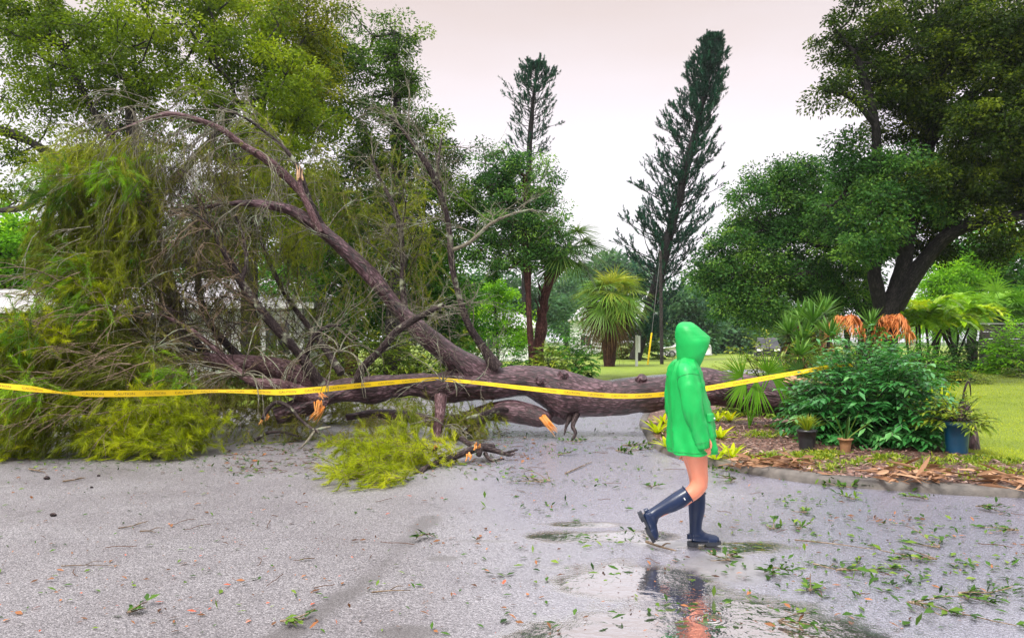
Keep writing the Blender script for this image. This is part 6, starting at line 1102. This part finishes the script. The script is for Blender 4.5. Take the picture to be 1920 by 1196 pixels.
SPR = [(560, 1170, .20, 16, "dark green sprig alone at the very bottom of the dry pavement"), (795, 1012, .22, 18, "small sprig just above the dark wet seam"), (258, 1146, .16, 10, "small sprig low on the dry grey pavement at left"), (1058, 853, .26, 20, "leafy sprig alone before the broken limb's orange end"), (1078, 826, .5, 26, "leafy twig hanging beneath the trunk's burl"), (1215, 838, .75, 90, "pile of torn green leaves by the corner of the kerb"), (1190, 848, .55, 60, "scatter of green leaves at the foot of the leaf pile"), (1350, 885, .42, 46, "leafy sprig against the kerb just right of the bare knee"),
       (1356, 903, .34, 26, "pale sprig lying below the kerb right of the knee"), (1545, 905, .55, 90, "tuft of torn greenery heaped against the kerb under the black pot"), (1575, 911, .42, 50, "low tuft of greenery right beside the heaped tuft"), (1632, 912, .28, 26, "small bright tuft against the kerb below the clay pot"), (1880, 915, .4, 40, "green tuft on the kerb at the picture's right edge"), (1220, 913, .18, 14, "sprig just above the lifted boot's heel"), (1455, 1077, .22, 20, "glossy green sprig lower right of the planted boot"), (1522, 1104, .22, 14, "sprig lying beside the branching crack"),
       (1500, 990, .26, 22, "sprig in a line of litter right of the planted boot"), (1448, 990, .2, 16, "small sprig nearest right of the planted boot"), (1502, 960, .22, 14, "sprig up the road right of the boots"), (1380, 1046, .12, 7, "single leaf cluster on the shining puddle beside the boot's reflection"), (1345, 1050, .2, 14, "sprig lying across the boot's reflection"), (1730, 1018, .4, 28, "flat leafy branch on the right side of the road"), (1690, 1045, .45, 30, "broad scatter of leaves below the flat leafy branch"), (1640, 1075, .5, 34, "long leafy twig right of the crack"),
       (1800, 1155, .55, 40, "leafy litter clump near the bottom right corner"), (1510, 1178, .28, 22, "sprig at the bottom edge on the bright puddle"), (1870, 995, .3, 20, "brownish sprig at the right edge of the road"), (1860, 958, .3, 20, "thin sprig up the road at the right edge"), (1715, 935, .26, 18, "sprig out from the kerb's orange husks"), (1590, 935, .25, 18, "sprig out from the kerb under the clay pot"), (1010, 898, .5, 12, "long stick with a few leaves on the road left of the walker"), (985, 905, .4, 16, "brown leafy litter at the stick's left end"), (1850, 1125, .3, 22, "sprig above the bottom right clump")]
for k, (px, py, sz, nl, lab) in enumerate(SPR): sprig(lab, px, py, sz, 900 + k, nl, flat=.9 if nl > 44 else .3)
def roadstick(label, rows, rad, seed, mat=M_twig_brown):
    p = np.array([G(*q) for q in rows]); p[:, 2] = rad + .008; t = thing("fallen_twig", label, "twig", p[0] * [1, 1, 0], "loose twigs on the road"); mb = MB(); tube(mb, p, np.linspace(rad, rad * .4, len(p)), 6, 5, .003, seed=seed); k = len(p) // 2; e = p[k] + np.array([.08, .06, .01]); tube(mb, np.array([p[k], (p[k] + e) / 2 + [0, .01, .01], e]), [rad * .6, rad * .5, rad * .3], 5, 3); mb.build("wood", mat, t); return t
for k, (rows, rad, lab) in enumerate([([(222, 993), (250, 988), (278, 979)], .006, "thin dark twig on the pale pavement, uppermost of the left twigs"), ([(262, 999), (280, 998), (292, 1001)], .006, "short dark twig just below another on the pale pavement"), ([(115, 1064), (160, 1062), (225, 1063)], .004, "hair thin straight twig low on the left pavement"), ([(697, 1114), (730, 1111), (770, 1110)], .006, "straight twig between the wet seam and the bottom edge"), ([(118, 905), (140, 902), (160, 898)], .010, "brown stick near the left heap of needles"), ([(1060, 890), (1085, 879), (1110, 868)], .010, "long grey twig pointing at the trunk's shadow"), ([(1212, 1020), (1240, 1030), (1268, 1037)], .012, "brown twig with a leafy end under the lifted boot"), ([(1490, 1015), (1560, 1022), (1640, 1033)], .006, "long thin twig trailing right from the planted boot"), ([(55, 882), (70, 885), (85, 888)], .012, "stubby brown stick by the left heap of needles"), ([(1525, 1060), (1555, 1068), (1580, 1074)], .006, "curved twig above the branching crack")]): roadstick(lab, rows, rad, 70 + k)
cone = [(88, 899, .035), (100, 968, .03), (185, 893, .02), (172, 915, .018), (455, 878, .02)]
for k, (px, py, s_) in enumerate(cone):
    b = G(px, py); t = MB(); tube(t, b + np.array([[-s_, 0, s_ * .5], [-s_ * .5, 0, s_ * .55], [0, .0, s_ * .6], [s_ * .6, 0, s_ * .5], [s_, 0, s_ * .45]]), np.array([.25, .55, .6, .45, .15]) * s_, 10, 4, s_ * .2, (60, 60, 60), k); o = t.build("seed_cone", M_branch, None, b); tag(o, ["largest dark seed cone on the pavement at far left", "dark seed cone lying alone lower on the left pavement", "small seed cone near the yellow green needles", "smallest seed cone below another small cone", "tiny seed cone near the pale wrinkle in the road"][k], "cone", "seed cones on the pavement")

# ------------------------------------------------------------------ rain haze over the whole place
m = bpy.data.materials.new("rain_haze"); m.use_nodes = True; nt = m.node_tree; nt.nodes.clear(); out = nt.nodes.new("ShaderNodeOutputMaterial"); v = nt.nodes.new("ShaderNodeVolumePrincipled"); v.inputs["Color"].default_value = (.93, .95, 1, 1); v.inputs["Density"].default_value = .00025; v.inputs["Anisotropy"].default_value = .2; nt.links.new(v.outputs[0], out.inputs["Volume"])
mb = MB(); mb.box((-950, -320, -1.2), (950, 1550, 40)); hz_ = mb.build("haze", m, smooth=False); struct(hz_, 'stuff')
